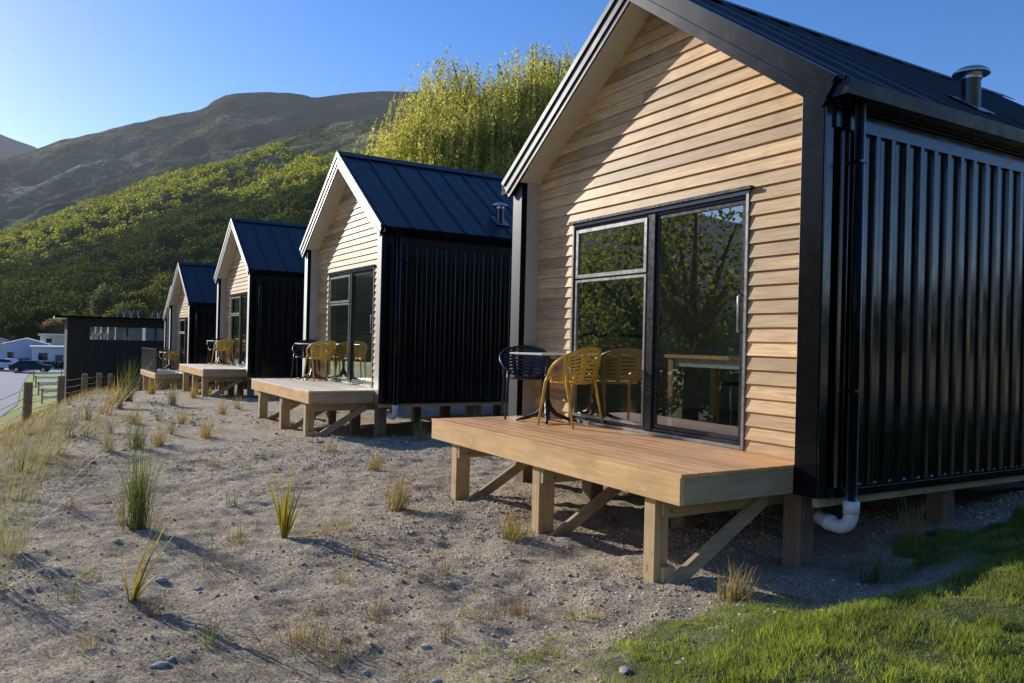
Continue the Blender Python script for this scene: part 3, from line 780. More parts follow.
for k, (x0, y0, x1, y1, hh) in enumerate(((-120.6, -5.6, -119.6, -2.0, .9), (-120.4, -.6, -119.5, 3.5, 1.1), (-118, -7.6, -117, -6.2, 1.4))):
    hg = empty('hedge', ((x0 + x1) / 2, (y0 + y1) / 2, VALLEY), label=['low dark hedge along the left half of the white house wall', 'low dark hedge along the right half of the white house wall', 'rounded dark bush between the pale blue and the white house'][k], cat='hedge')
    rgh = np.random.default_rng(k); C_ = np.stack([rgh.uniform(x0, x1, 900) - (x0 + x1) / 2, rgh.uniform(y0, y1, 900) - (y0 + y1) / 2, rgh.random(900) * hh], 1)
    Vh, Fh = leaf_quads(C_, .22, .7, 0, rgh); np_mesh('foliage', Vh, Fh, leafmat('hedge leaves', (.03, .05, .02), (.10, .13, .05), .3), hg)
def make_car(x, y, rz, mat, label, nm='parked_car', van=False):
    c = empty(nm, (x, y, VALLEY + .04), rz, label=label, cat='van' if van else 'car', group='vehicles in the valley car park')
    if van: pr = [(-2.4, .35), (2.3, .35), (2.45, .9), (2.2, 1.25), (1.55, 1.9), (1.2, 2.15), (-2.3, 2.2), (-2.45, 1.9)]
    else: pr = [(-2.2, .3), (2.15, .3), (2.25, .65), (2.1, .85), (1.15, .98), (.5, 1.42), (-1.1, 1.46), (-1.9, 1.02), (-2.25, .9)]
    b = MB(); n_ = len(pr)
    vs = []
    for s in (-1, 1):
        for px_, pz in pr: vs.append((px_, s * (.9 if pz < 1.05 else .9 - .2 * min(1, (pz - 1.05) / .5) * (0.4 if van else 1)), pz))
    b.add(vs, [tuple(range(n_))[::-1], tuple(range(n_, 2 * n_))] + [(i, (i + 1) % n_, (i + 1) % n_ + n_, i + n_) for i in range(n_)])
    b.build('body', mat, c, bevel=.05)
    g_ = MB()
    for s in (-1, 1):
        if van: g_.box((.3, s * .875, 1.3), (1.4, s * .905, 1.8))
        else: g_.add([(-1.5, s * .905, 1.02), (.95, s * .905, 1.02), (.4, s * .77, 1.36), (-1.0, s * .77, 1.38)], [(0, 1, 2, 3)])
    g_.build('window', M['dark_glass'], c)
    for wx in (-1.4, 1.4):
        for s in (-1, 1):
            w_ = MB().tube([(wx, s * .72, .33), (wx, s * .93, .33)], .33, 16).build('wheel', M['tyre'], c)
            MB().tube([(wx, s * .931, .33), (wx, s * .94, .33)], .2, 12).build('rim', M['galv'], w_)
make_car(-107.5, -5.9, R(78), M['car_dark'], 'dark blue parked car in front of the white house')
make_car(-113.5, -8.4, R(60), M['car_white'], 'white car parked beside the white van')
make_car(-115.5, -10.7, R(35), M['car_white'], 'white van parked at the far left of the car park', 'parked_van', True)

# ------------------------------------------------------------------ hills
def pos_world(th, d): return 3.695 - np.sin(th) * d, -4.759 + np.cos(th) * d
def dir_at(u, v):
    yaw, pitch, roll, f = 1.033, .001, .024, 785.594
    fw = np.array([-math.sin(yaw) * math.cos(pitch), math.cos(yaw) * math.cos(pitch), math.sin(pitch)]); rt = np.array([math.cos(yaw), math.sin(yaw), 0]); up = np.cross(rt, fw)
    r2 = math.cos(roll) * rt + math.sin(roll) * up; u2 = -math.sin(roll) * rt + math.cos(roll) * up
    d = fw + r2 * (u - 512) / f - u2 * (v - 341.5) / f
    return math.atan2(-d[0], d[1]), d[2] / math.hypot(d[0], d[1])
def ridge_table(pts, left, right):
    t = [dir_at(*p) for p in pts]; t = left + t + right; t.sort(); return np.array([a for a, b in t]), np.array([b for a, b in t])
RA = ridge_table([(0, 236), (41, 222), (82, 207), (164, 178), (225, 161), (287, 138), (349, 121), (386, 114), (420, 108), (480, 106), (560, 116), (700, 150), (900, 170)],
                 [(R(150), .02), (R(125), .05), (R(105), .09)], [(R(0), .10), (R(-42), .06), (R(-56), .38), (R(-130), .38)])  # unseen rise behind the camera, added to darken the cabin wall reflections
RB = ridge_table([(37, 149), (60, 140), (82, 136), (123, 126), (164, 116), (190, 112), (205, 108), (214, 100), (223, 95), (246, 92), (287, 91), (312, 97), (330, 95), (349, 93), (386, 90), (420, 90), (457, 90), (560, 110), (800, 160)],
                 [(R(150), .05), (R(120), .12), (R(104), .16), (dir_at(5, 160)[0], dir_at(5, 160)[1]), (dir_at(24, 153)[0], dir_at(24, 153)[1])], [(R(0), .1), (R(-40), .05)])
RC_ = ridge_table([(-60, 110), (0, 134), (12, 139), (33, 146), (60, 160), (120, 200)], [(R(150), .1), (R(115), .24)], [(R(0), .02)])
def near_profile(th):
    return np.interp(th, [R(40), R(66), R(92), R(110)], [430, 430, 620, 700])
def hillA(th, d):
    dr = near_profile(th); e = np.interp(th, *RA); d0 = 165 + 12 * np.sin(th * 5)
    zr = .85 + e * dr; s = np.clip((d - d0) / (dr - d0), 0, 1.6)
    z = VALLEY - 1 + (zr - VALLEY + 1) * np.where(s <= 1, .82 * s + .18 * s ** 2.0 + .05 * np.sin(s * PI), 1 - (s - 1) * .9)
    x, y = pos_world(th, d)
    z = z + np.clip(s * 3, 0, 1) * (fbm(x, y, .012, 4) * 13 * np.clip((1.02 - s) * 4, .12, 1) + fbm(x, y, .07, 3) * 2.4)
    return z
def hill_sheet(name, fn, th0, th1, nt_, ds, mat):
    th = np.linspace(th0, th1, nt_); TH, DD = np.meshgrid(th, ds, indexing='ij'); x, y = pos_world(TH, DD); z = fn(TH, DD)
    V_ = np.stack([x, y, z], -1).reshape(-1, 3); a, b = TH.shape; I = np.arange(a * b).reshape(a, b)
    F_ = np.stack([I[:-1, :-1], I[:-1, 1:], I[1:, 1:], I[1:, :-1]], -1).reshape(-1, 4)
    o = np_mesh(name, V_, F_, mat, smooth=True); tag(o, kind='structure'); return o
def hill_mat(name, cols, s1, haze, bumpd=3, low=0):
    m, nt, b, out = new_mat(name); v = coords(nt)
    n0 = noise(nt, v, s1 * 30, 6, .75); n1 = noise(nt, v, s1, 8, .65); n2 = noise(nt, v, s1 * 7, 6, .7)
    c = ramp(nt, n1, [(.34, cols[0]), (.5, cols[1]), (.66, cols[2])])
    c = mixc(nt, ramp(nt, n2, [(.45, 0), (.6, .75)]), c, cols[3])
    c = mixc(nt, ramp(nt, n0, [(.47, 0), (.56, .85)]), c, cols[3])
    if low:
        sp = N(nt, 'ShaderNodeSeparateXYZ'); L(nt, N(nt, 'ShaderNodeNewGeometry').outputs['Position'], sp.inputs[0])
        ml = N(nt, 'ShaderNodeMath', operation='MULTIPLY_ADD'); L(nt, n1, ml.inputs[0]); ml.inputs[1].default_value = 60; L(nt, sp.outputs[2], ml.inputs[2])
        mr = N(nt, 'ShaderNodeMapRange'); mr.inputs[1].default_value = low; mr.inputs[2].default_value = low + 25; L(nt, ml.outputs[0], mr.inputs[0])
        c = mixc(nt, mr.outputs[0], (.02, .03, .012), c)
    L(nt, c, b.inputs['Base Color']); b.inputs['Roughness'].default_value = 1; b.inputs['Specular IOR Level'].default_value = 0
    bump(nt, b, n2, .8, bumpd); painted_haze(nt, b.outputs[0], out, *haze); return m
HZ = (.47, .52, .62)
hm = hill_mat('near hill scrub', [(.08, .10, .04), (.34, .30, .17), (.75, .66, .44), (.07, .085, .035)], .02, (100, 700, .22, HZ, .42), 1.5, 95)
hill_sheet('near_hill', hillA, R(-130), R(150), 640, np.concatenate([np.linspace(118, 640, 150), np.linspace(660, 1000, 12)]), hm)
def hillB(th, d):
    e = np.interp(th, *RB); dr = 1500 + 120 * np.sin(th * 4); zr = .85 + e * dr
    s = np.clip((d - 420) / (dr - 420), 0, 1.5); x, y = pos_world(th, d)
    z = -10 + (zr + 10) * np.where(s <= 1, .75 * s + .25 * s ** 2, 1 - (s - 1) * .8)
    return z + np.clip(s * 3, 0, 1) * ((fbm(x, y, .0035, 5, .55) - .3 * np.abs(fbm(x + 900, y, .006, 4))) * 70 * np.clip((1.0 - s) * 3.5, .03, 1) + fbm(x, y, .03, 3) * 7 * np.clip((1.04 - s) * 5, .2, 1))
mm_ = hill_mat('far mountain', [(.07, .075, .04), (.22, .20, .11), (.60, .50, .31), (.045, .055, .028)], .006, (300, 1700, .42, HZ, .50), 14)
hill_sheet('far_mountain', hillB, R(-30), R(150), 500, np.linspace(420, 2050, 150), mm_)
def hillC(th, d):
    e = np.interp(th, *RC_); dr = 2600; zr = .85 + e * dr; s = np.clip((d - 1600) / (dr - 1600), 0, 1.4); x, y = pos_world(th, d)
    return -10 + (zr + 10) * np.where(s <= 1, s, 1 - (s - 1)) + np.clip(s * 3, 0, 1) * fbm(x, y, .002, 4) * 70 * np.clip((1 - s) * 3, .05, 1)
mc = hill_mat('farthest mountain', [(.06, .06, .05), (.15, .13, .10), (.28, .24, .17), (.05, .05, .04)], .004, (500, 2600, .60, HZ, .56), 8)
hill_sheet('distant_mountain', hillC, R(60), R(150), 200, np.linspace(1600, 3000, 60), mc)

# forest on the near hill: far-off wood, crowns of leaf clumps
def forest(n, lo, hi, seed, leaf, per, cond):
    rg = np.random.default_rng(seed)
    th = R(50) + rg.random(n) * R(52); s = lo + (hi - lo) * rg.random(n) ** .8
    d = 172 + s * (near_profile(th) - 172)
    x, y = pos_world(th, d); keep = cond(th, s, x, y, rg); th, d, x, y, s = th[keep], d[keep], x[keep], y[keep], s[keep]
    z = hillA(th, d); m = len(x)
    r_ = rg.uniform(1.5, 3.4, m) * np.interp(s, [0, .5, 1], [1.15, 1.0, .7])
    # points on and inside each crown shell
    dirs = rg.normal(size=(m, per, 3)); dirs /= np.linalg.norm(dirs, axis=2)[..., None]; dirs[..., 2] = np.abs(dirs[..., 2]) * 1.15 - .25
    rad = r_[:, None] * rg.uniform(.62, 1.05, (m, per))
    lump = 1 + .25 * np.sin(dirs[..., 0] * 4 + s[:, None] * 90) * np.cos(dirs[..., 1] * 5 + d[:, None])
    C = np.stack([x, y, z + r_ * .75], 1)[:, None, :] + dirs * (rad * lump)[..., None] * np.array([1, 1, 1.15])
    C = C.reshape(-1, 3)
    return leaf_quads(C, leaf, .75, 0, rg)
def condA(th, s, x, y, rg):
    cover = fbm(x, y, .02, 3)
    lim = np.interp(th, [R(64), R(72), R(80), R(92)], [.70, .74, .90, 1.02])
    return (s < lim + cover * .22) | ((s < 1.0) & (cover > .18) & (rg.random(len(s)) < .25))
def split_line(th, x, y): return np.interp(th, [R(64), R(75), R(92)], [.56, .50, .44]) + fbm(x, y, .02, 3) * .5
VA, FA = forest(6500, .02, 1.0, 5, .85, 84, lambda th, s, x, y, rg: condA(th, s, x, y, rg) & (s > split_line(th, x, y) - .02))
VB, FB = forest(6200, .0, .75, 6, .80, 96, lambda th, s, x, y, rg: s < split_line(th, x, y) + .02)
fd = leafmat('lower forest leaves with painted shade', (.035, .06, .022), (.13, .17, .045), .35, .03, (100, 560, .17, HZ, .42))  # shade of the lower slope painted in as darker leaf colour
tag(np_mesh('lower_forest', VB, FB, fd), 'forest filling the foot of the near hill, its shade painted into dark green leaves', 'forest', kind='stuff')
fm = leafmat('upper forest leaves with painted sun', (.12, .17, .03), (.50, .52, .10), .55, .03, (100, 700, .20, HZ, .5))  # sunlit band of the slope painted in as lighter leaf colour
tag(np_mesh('upper_forest', VA, FA, fm), 'forest on the upper flank of the near hill, sunlight painted into yellow-green leaves', 'forest', kind='stuff')

# ------------------------------------------------------------------ trees
def crown(name, c, rad, n, leaf, mat, parent, lobes=9, seed=1, aspect=.6, flat=.8):
    rg = np.random.default_rng(seed); cs = []
    lc = rg.normal(size=(lobes, 3)); lc /= np.linalg.norm(lc, axis=1)[:, None]; lc *= rg.uniform(.35, .75, lobes)[:, None]
    lc = np.array(c) + lc * np.array(rad)
    per = n // lobes
    for q in lc:
        p = rg.normal(size=(per, 3)); p /= np.linalg.norm(p, axis=1)[:, None]
        p *= (rg.random(per) ** .35)[:, None] * rg.uniform(.38, .55)
        cs.append(q + p * np.array(rad) * (1, 1, flat))
    C = np.concatenate(cs); C += RNG.normal(size=C.shape) * leaf * .5
    V_, F_ = leaf_quads(C, leaf, aspect, .1, rg)
    return np_mesh(name, V_, F_, mat, parent), lc
def tree(nm, x, y, zb_, h, rad, label, mat, n=1600, leaf=.4, group=None, seed=1, trunk=.2, cat='tree', crown_h=None, lobes=9):
    t = empty(nm, (x, y, zb_), label=label, cat=cat, group=group)
    cz = h - rad[2] if crown_h is None else crown_h
    _, lc = crown('crown', (0, 0, cz), rad, n, leaf, mat, t, lobes=lobes, seed=seed)
    tr = MB().tube([(0, 0, -.5), (.1 * trunk, 0, cz * .5), (0, .2 * trunk, cz)], [trunk, trunk * .75, trunk * .45], 9)
    for q in lc: tr.tube([(0, 0, cz * .55), Vector(q) * .6 + Vector((0, 0, cz * .25)), q], [trunk * .45, trunk * .3, trunk * .12], 6)
    tr.build('trunk', M['bark'], t, True); return t
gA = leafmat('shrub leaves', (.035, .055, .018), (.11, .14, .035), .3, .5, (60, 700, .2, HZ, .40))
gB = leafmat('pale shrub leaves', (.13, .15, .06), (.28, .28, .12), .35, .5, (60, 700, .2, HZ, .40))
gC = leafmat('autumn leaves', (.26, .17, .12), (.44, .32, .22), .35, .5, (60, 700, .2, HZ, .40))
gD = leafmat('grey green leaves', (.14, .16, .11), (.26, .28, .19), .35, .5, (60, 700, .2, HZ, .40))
def at_px(u, d):
    th, _ = dir_at(u, 341); x, y = pos_world(th, d); return float(x), float(y)
TG = 'trees and shrubs at the foot of the hill'
for k, (u, d, h, rr, mt, nm, lb) in enumerate([
    (10, 168, 10.0, (5.2, 5.2, 4.2), gA, 'round_tree', 'broad dark round tree above the houses at the far left'),
    (31, 160, 7.0, (3.6, 3.6, 3.0), gA, 'round_tree', 'dark bushy tree just right of the far left tree'),
    (42, 172, 9.8, (2.8, 2.8, 4.0), gA, 'round_tree', 'tall narrow dark tree behind the beige house'),
    (57, 160, 7.0, (3.8, 3.8, 2.8), gC, 'autumn_tree', 'reddish brown autumn tree behind the white house'),
    (66, 175, 9.0, (2.2, 2.2, 3.6), gB, 'pale_tree', 'pale tree at the left edge of the black shed'),
    (104, 150, 14.0, (2.6, 2.6, 4.6), gD, 'poplar_tree', 'tall silvery grey tree above the black shed roof'),
    (86, 158, 8.6, (3.0, 3.0, 2.4), gA, 'shrub_tree', 'low dark shrub above the left end of the shed roof'),
    (122, 140, 9.5, (4.2, 4.2, 2.6), gB, 'shrub_tree', 'pale green shrub above the middle of the shed roof'),
    (140, 146, 13.0, (4.0, 4.0, 3.6), gB, 'shrub_tree', 'pale leafy tree above the right half of the shed roof'),
    (157, 150, 13.0, (3.6, 3.6, 3.4), gB, 'shrub_tree', 'sunlit tree on the hillside left of the fourth cabin'),
    (170, 156, 16.0, (3.6, 3.6, 3.8), gB, 'shrub_tree', 'sunlit tree behind the roof of the fourth cabin')]):
    x, y = at_px(u, d); zb_ = VALLEY if d < 130 else float(hillA(np.array(dir_at(u, 341)[0]), np.array(float(d)))) - .5
    hh = h + VALLEY + .0 - zb_ if True else h
    tree(nm, x, y, zb_, max(4.5, h - (zb_ - VALLEY)), rr, lb, mt, 5200, .42, TG, 40 + k, .25, crown_h=max(4.5, h - (zb_ - VALLEY)) - rr[2] * .8)

# willow behind the second cabin
def willow():
    t = empty('willow_tree', (-26.2, 13.2, -.8), label='large drooping yellow-green willow behind the second cabin', cat='tree')
    rg = np.random.default_rng(21); tr = MB(); tips = []
    tr.tube([(0, 0, -.6), (.1, .1, 1.5), (.0, .2, 3.4)], [.55, .42, .36], 12)
    for k in range(170):
        a = rg.random() * 2 * PI; rr = 7.1 * math.sqrt(rg.random()); top = 5.0 + 10.1 * math.sqrt(max(.02, 1 - (rr / 7.2) ** 2))
        zz = top * rg.uniform(.72, 1.0)
        e = Vector((rr * math.cos(a), rr * math.sin(a), zz)); s0 = Vector((0, .2, 3.2))
        m1 = s0.lerp(e, .45) + Vector((0, 0, .9)); m2 = s0.lerp(e, .82) + Vector((rg.normal() * .3, rg.normal() * .3, .7))
        tr.tube([s0, m1, m2, e, e + Vector((math.cos(a) * .5, math.sin(a) * .5, -.35))], [.13, .08, .04, .018, .008], 6)
        for q in range(9):
            f = rg.uniform(.55, 1.0) if q > 2 else 1.0; b0 = m1.lerp(m2, (f - .5) / .3) if f < .8 else m2.lerp(e, (f - .8) / .2)
            for w_ in range(7): tips.append((b0 + Vector(rg.normal(size=3) * np.array([.55, .55, .16])) - Vector((0, 0, .15)), q))
    tr.build('trunk', M['bark'], t, True)
    C = []
    for b, q in tips:
        out = Vector((b.x, b.y, 0)); out = out.normalized() if out.length > .1 else Vector((1, 0, 0))
        ln = rg.uniform(1.4, 5.2); n = int(ln / .05)
        s = np.linspace(0, 1, n)[:, None]; sp = rg.uniform(.1, .5); sw = rg.normal(size=2) * .12
        P_ = np.array(b) + np.array([out.x, out.y, 0]) * (sp * (1 - np.exp(-4 * s))) + np.array([sw[0], sw[1], 0]) * s + np.array([0, 0, 1]) * (.05 * np.sin(np.minimum(1, s * 5) * PI / 2) * (1 - s) - s * ln)
        P_[:, 2] = np.maximum(P_[:, 2], 1.2)
        P_ += rg.normal(size=(n, 3)) * .03
        C.append(P_)
    C = np.concatenate(C); V_, F_ = leaf_quads(C, .14, .36, .65, rg)
    m = leafmat('willow leaves', (.38, .40, .13), (.78, .76, .36), .5, .8)
    np_mesh('crown', V_, F_, m, t)
willow()
gE = leafmat('roadside leaves', (.16, .20, .07), (.42, .46, .18), .5, .5)
# trees across the valley road, seen only in the window glass
for k, (x, y, h, rr) in enumerate([(-27, -24, 17, (5, 5, 6)), (-34, -27, 19, (5.5, 5.5, 7)), (-24, -30, 17, (5, 5, 6)), (-40, -24, 16, (4.5, 4.5, 6)), (-17, -27.5, 16, (4.5, 4.5, 5.5)), (-46, -33, 20, (6, 6, 8)), (-30, -38, 19, (6, 6, 8))]):
    tree('roadside_tree', x, y, VALLEY, h - 2.5, rr, ['leafy tree across the road with the widest spread', 'tallest leafy tree beside the valley road', 'leafy tree standing behind the widest one', 'leafy tree at the left end of the roadside group', 'leafy tree at the right end of the roadside group', 'big leafy tree set back from the road', 'big leafy tree at the back of the roadside group'][k],
         gE, 2300, .36, 'trees across the valley road', 80 + k, .5, lobes=18)

for k in range(9):  # shrub band added out of view to darken the glass reflection
    tree('reflection_shrub', -13 - 5.2 * k, -19.5 - (k % 3) * 1.6 - k * .5, VALLEY, 4.6 + (k % 2), (3.4, 3.0, 2.6), 'leafy shrub added out of view to darken the window reflection', gA, 6000, .30, 'added shrubs that darken the window reflection', 140 + k, .12, lobes=10, cat='shrub')
# ------------------------------------------------------------------ small plants
def grassmat(name, a, b_, trans=.3):
    return leafmat(name, a, b_, trans, 3.0, None, .5)
GM = {'green': grassmat('green sedge', (.10, .14, .05), (.26, .30, .13)), 'flax': grassmat('yellow flax', (.28, .27, .04), (.52, .44, .08), .4),
      'straw': grassmat('straw tussock', (.34, .27, .12), (.58, .47, .24)), 'wisp': grassmat('pale wispy grass', (.30, .32, .20), (.56, .55, .38)),
      'gold': grassmat('golden tussock', (.36, .27, .09), (.66, .52, .22)), 'lawn': grassmat('lawn grass', (.18, .26, .05), (.50, .56, .17), .5),
      'brown': grassmat('dead brown grass', (.24, .16, .08), (.42, .30, .17))}
def tuft(x, y, kind, n, h, spread, width, label, lean=(0, 0), leansz=0., curl=.6, nm='tussock', seed=None, group='planted tussocks on the bank', foot=.05):
    rg = np.random.default_rng(seed if seed is not None else int(abs(x * 131 + y * 977)) + n)
    z = gz(x, y); base = np.stack([rg.normal(size=n) * foot, rg.normal(size=n) * foot, np.full(n, -.02)], 1)
    az = rg.random(n) * 2 * PI
    if leansz: az = np.where(rg.random(n) < leansz, math.atan2(lean[1], lean[0]) + rg.normal(size=n) * .45, az)
    Ln = h * rg.uniform(.45, 1.1, n); ln = np.abs(rg.normal(size=n)) * spread; cu = rg.uniform(.1, 1, n) * curl
    V_, F_ = blades(base, az, Ln, ln, cu, width * rg.uniform(.6, 1.2, n), 6)
    o = np_mesh(nm, V_, F_, GM[kind]); o.location = (x, y, z); tag(o, label, 'grass clump', group); return o
def px_ground(u, v):
    th, e = dir_at(u, v); d = (.85 + .8) / max(1e-4, -e)
    for _ in range(12):
        x, y = pos_world(th, d); z = float(base_h(x, y)); d = (.85 - z) / max(1e-4, -e)
    x, y = pos_world(th, d); return float(x), float(y)
def T(u, v, *a, **k): x, y = px_ground(u, v); return tuft(x, y, *a, **k)
T(137, 528, 'green', 190, .84, .27, .0042, 'upright grey-green sedge clump in the middle of the bare soil', curl=.5, foot=.045)
T(136, 450, 'green', 90, .55, .35, .005, 'green tuft behind the upright sedge clump', curl=.5)
T(397, 510, 'straw', 130, .50, .36, .007, 'yellow-green clump leaning right, below the nearest deck corner', lean=(.5, .9), leansz=.7)
T(374, 470, 'gold', 110, .24, .45, .005, 'small round dry tuft left of the nearest deck')
T(420, 441, 'straw', 90, .46, .4, .006, 'thin dry tuft at the foot of the second cabin deck')
T(513, 538, 'straw', 130, .28, .6, .006, 'dry tuft at the foot of the middle deck post')
T(735, 607, 'straw', 150, .28, .55, .006, 'dry straw tuft beside the diagonal brace of the nearest deck', lean=(.3, 1), leansz=.3)
T(875, 577, 'green', 90, .34, .55, .006, 'arching sedge in the shade under the white pipe elbow', curl=1.1)
T(912, 541, 'straw', 60, .42, .16, .006, 'slim upright sedge in the shade beneath the black side wall', curl=.5)
T(256, 388, 'wisp', 120, 1.25, .28, .012, 'big feathery tussock at the right of the third cabin deck', lean=(0, 1), leansz=.5)
T(262, 372, 'wisp', 90, 1.2, .35, .012, 'feathery grass against the black wall of the third cabin', lean=(0, 1), leansz=.5)
T(128, 402, 'green', 130, 1.15, .26, .010, 'tall green grass clump in front of the black shed', lean=(0, 1), leansz=.5)
T(118, 408, 'straw', 80, .9, .35, .013, 'tall straw clump left of the green one by the shed', lean=(0, 1), leansz=.5)
T(222, 414, 'gold', 90, .42, .60, .007, 'golden tussock in front of the third cabin deck')
T(238, 410, 'gold', 80, .40, .60, .007, 'golden tussock between the second and third decks')
T(182, 424, 'gold', 90, .40, .65, .007, 'golden tussock below the fourth cabin deck')
T(194, 398, 'gold', 90, .50, .6, .008, 'golden tussock at the left foot of the third deck')
T(208, 396, 'flax', 18, .75, .35, .03, 'young flax under the third cabin deck', nm='flax_plant', group='young flax plants')
T(170, 388, 'gold', 120, .6, .6, .010, 'golden clump under the fourth cabin deck')
T(152, 394, 'gold', 120, .55, .65, .010, 'golden clump left of the fourth cabin deck posts')
T(134, 424, 'gold', 90, .42, .6, .007, 'golden tussock on the crest of the bank')
T(107, 415, 'gold', 26, .75, .35, .02, 'bright yellow clump leaning right near the fence', lean=(0, 1), leansz=.8)
T(284, 418, 'straw', 40, .26, .5, .007, 'small straw tuft left of the second deck')
T(246, 470, 'green', 26, .16, .5, .007, 'tiny green tuft on the soil below the second deck')
T(252, 492, 'brown', 26, .10, .7, .006, 'tiny brown tuft on the open soil')
T(88, 470, 'green', 36, .16, .6, .006, 'low green tuft on the open soil at the left')
T(512, 612, 'brown', 70, .17, .4, .004, 'fine dry brown tuft on the soil below the middle post')
T(490, 618, 'green', 40, .08, .7, .005, 'low green weed left of the fine brown tuft')
T(315, 650, 'brown', 150, .22, .95, .004, 'sprawling dead brown grass in the near foreground', foot=.14)
T(425, 583, 'brown', 50, .10, .9, .004, 'flattened brown tuft in the middle of the soil')
T(410, 577, 'brown', 40, .09, .9, .004, 'flattened rusty tuft beside another brown one')
for k, (u, v, h, n, lb) in enumerate([(8, 556, .62, 120, 'large wispy pale tussock leaning right at the left picture edge'), (22, 500, .60, 120, 'wispy pale tussock above the large one at the left edge'), (-8, 590, .6, 90, 'wispy tussock cut by the left picture edge'), (34, 455, .5, 80, 'pale wispy clump farther down the bank at the left')]):
    T(u, v, 'wisp', int(n * .55), h * 1.6, .38, .005, lb, lean=(.15, 1), leansz=.85, curl=.5, seed=60 + k)
rg = np.random.default_rng(77)
for k, (u, v) in enumerate([(28, 435), (52, 425), (70, 440), (44, 462), (14, 448), (84, 420), (60, 455), (96, 432), (20, 470), (8, 430)]):
    T(u, v, ['gold', 'straw', 'green'][k % 3], 55, .48, .6, .007, ['golden', 'straw coloured', 'greenish'][k % 3] + ' bank tussock ' + ['nearest the first fence post', 'right of the first fence post', 'on the crest line of the bank', 'between the wispy clumps and the fence', 'low at the left edge', 'beside the third fence post', 'amid the dry band of grass', 'near the fourth fence post', 'just above the wispy tussock', 'under the pale road'][k],
      lean=(.2, 1), leansz=.6, seed=90 + k, group='dry tussocks on the bank')
rg = np.random.default_rng(404); q = 0
while q < 44:
    u, v = rg.uniform(30, 620), 392 + 260 * rg.random() ** 1.6
    if u > 240 + (v - 392) * 1.9: continue
    x, y = px_ground(u, v)
    if y > -1.25 or y < -5.2 + .0: continue
    near = abs(x) < 8; kd = ['straw', 'gold', 'green', 'brown'][q % 4]
    tuft(x, y, kd, 34, rg.uniform(.10, .24) if near else rg.uniform(.2, .42), .65, .004 if near else .007, {'straw': 'small straw-coloured grass tuft scattered on the bare soil', 'gold': 'small golden grass tuft scattered on the bare soil', 'green': 'small green grass tuft scattered on the bare soil', 'brown': 'small dead brown tuft scattered on the bare soil'}[kd], seed=500 + q, group={'straw': 'small straw tufts on the soil', 'gold': 'small golden tufts on the soil', 'green': 'small green tufts on the soil', 'brown': 'small dead tufts on the soil'}[kd], foot=.035)
    q += 1
T(160, 446, 'straw', 90, .42, .5, .006, 'wispy straw clump right of the green tuft on the bare soil')
T(206, 436, 'straw', 80, .36, .5, .006, 'wispy yellowish clump in the open soil below the third deck')
T(108, 452, 'wisp', 80, .42, .45, .006, 'pale wispy clump left of the green tuft, near the crest of the bank')
T(172, 406, 'wisp', 90, .6, .45, .009, 'pale wispy clump between the shed and the fourth cabin deck')
T(232, 396, 'green', 90, .6, .45, .009, 'green wispy clump by the right post of the third deck')
T(330, 452, 'straw', 60, .22, .6, .005, 'low straw clump in the soil below the second cabin deck')
# the two flax plants in front, with broad leaves
def flax(x, y, leaves, label):
    z = gz(x, y); t = empty('flax_plant', (x, y, z), label=label, cat='plant', group='young flax plants')
    rgf = np.random.default_rng(int(abs(x) * 100))
    more = [(a_ + rgf.normal() * .5, l_ * rgf.uniform(.45, .85), abs(b_ + rgf.normal() * .15), c_ + .1, w_ * .8) for a_, l_, b_, c_, w_ in leaves for _ in (0, 1)]
    for (az, ln, lean, cu, w) in leaves + more:
        V_, F_ = blades(np.array([[0, 0, -.02]]) + np.array([[math.cos(az) * .012, math.sin(az) * .012, 0]]), np.array([az]), np.array([ln * 1.85]), np.array([lean]), np.array([cu]), np.array([w * 1.35]), 8)
        V_[:, 2] = np.maximum(V_[:, 2], -.02)
        np_mesh('leaf', V_, F_, GM['flax'], t)
    return t
rr_ = R(59.2); ir = (math.cos(rr_), math.sin(rr_)); AZ = math.atan2(ir[1], ir[0])
x, y = px_ground(284, 536)
flax(x, y, [(AZ + PI, .52, .12, .18, .022), (AZ, .46, .06, .05, .024), (AZ + .3, .40, .16, .1, .024), (AZ + PI - .4, .36, .22, .3, .022), (AZ + 1.5, .34, .15, .3, .022), (AZ - .5, .34, .3, .25, .02), (AZ + .2, .30, .35, .35, .02), (AZ + PI + .3, .30, .05, .2, .022), (AZ - 1.2, .28, .2, .2, .02), (AZ + .0, .60, 1.15, .55, .016)],
     'upright yellow-green flax with broad leaves, alone on the open soil')
x, y = px_ground(131, 604)
flax(x, y, [(AZ, .40, .28, .35, .020), (AZ + .2, .34, .18, .1, .022), (AZ - .3, .28, .35, .2, .018), (AZ + .5, .26, .1, .2, .02), (AZ + PI, .2, .1, .3, .016), (AZ + .1, .36, .55, 1.3, .014)],
     'small flax seedling with bent leaves leaning right, nearest the viewer')
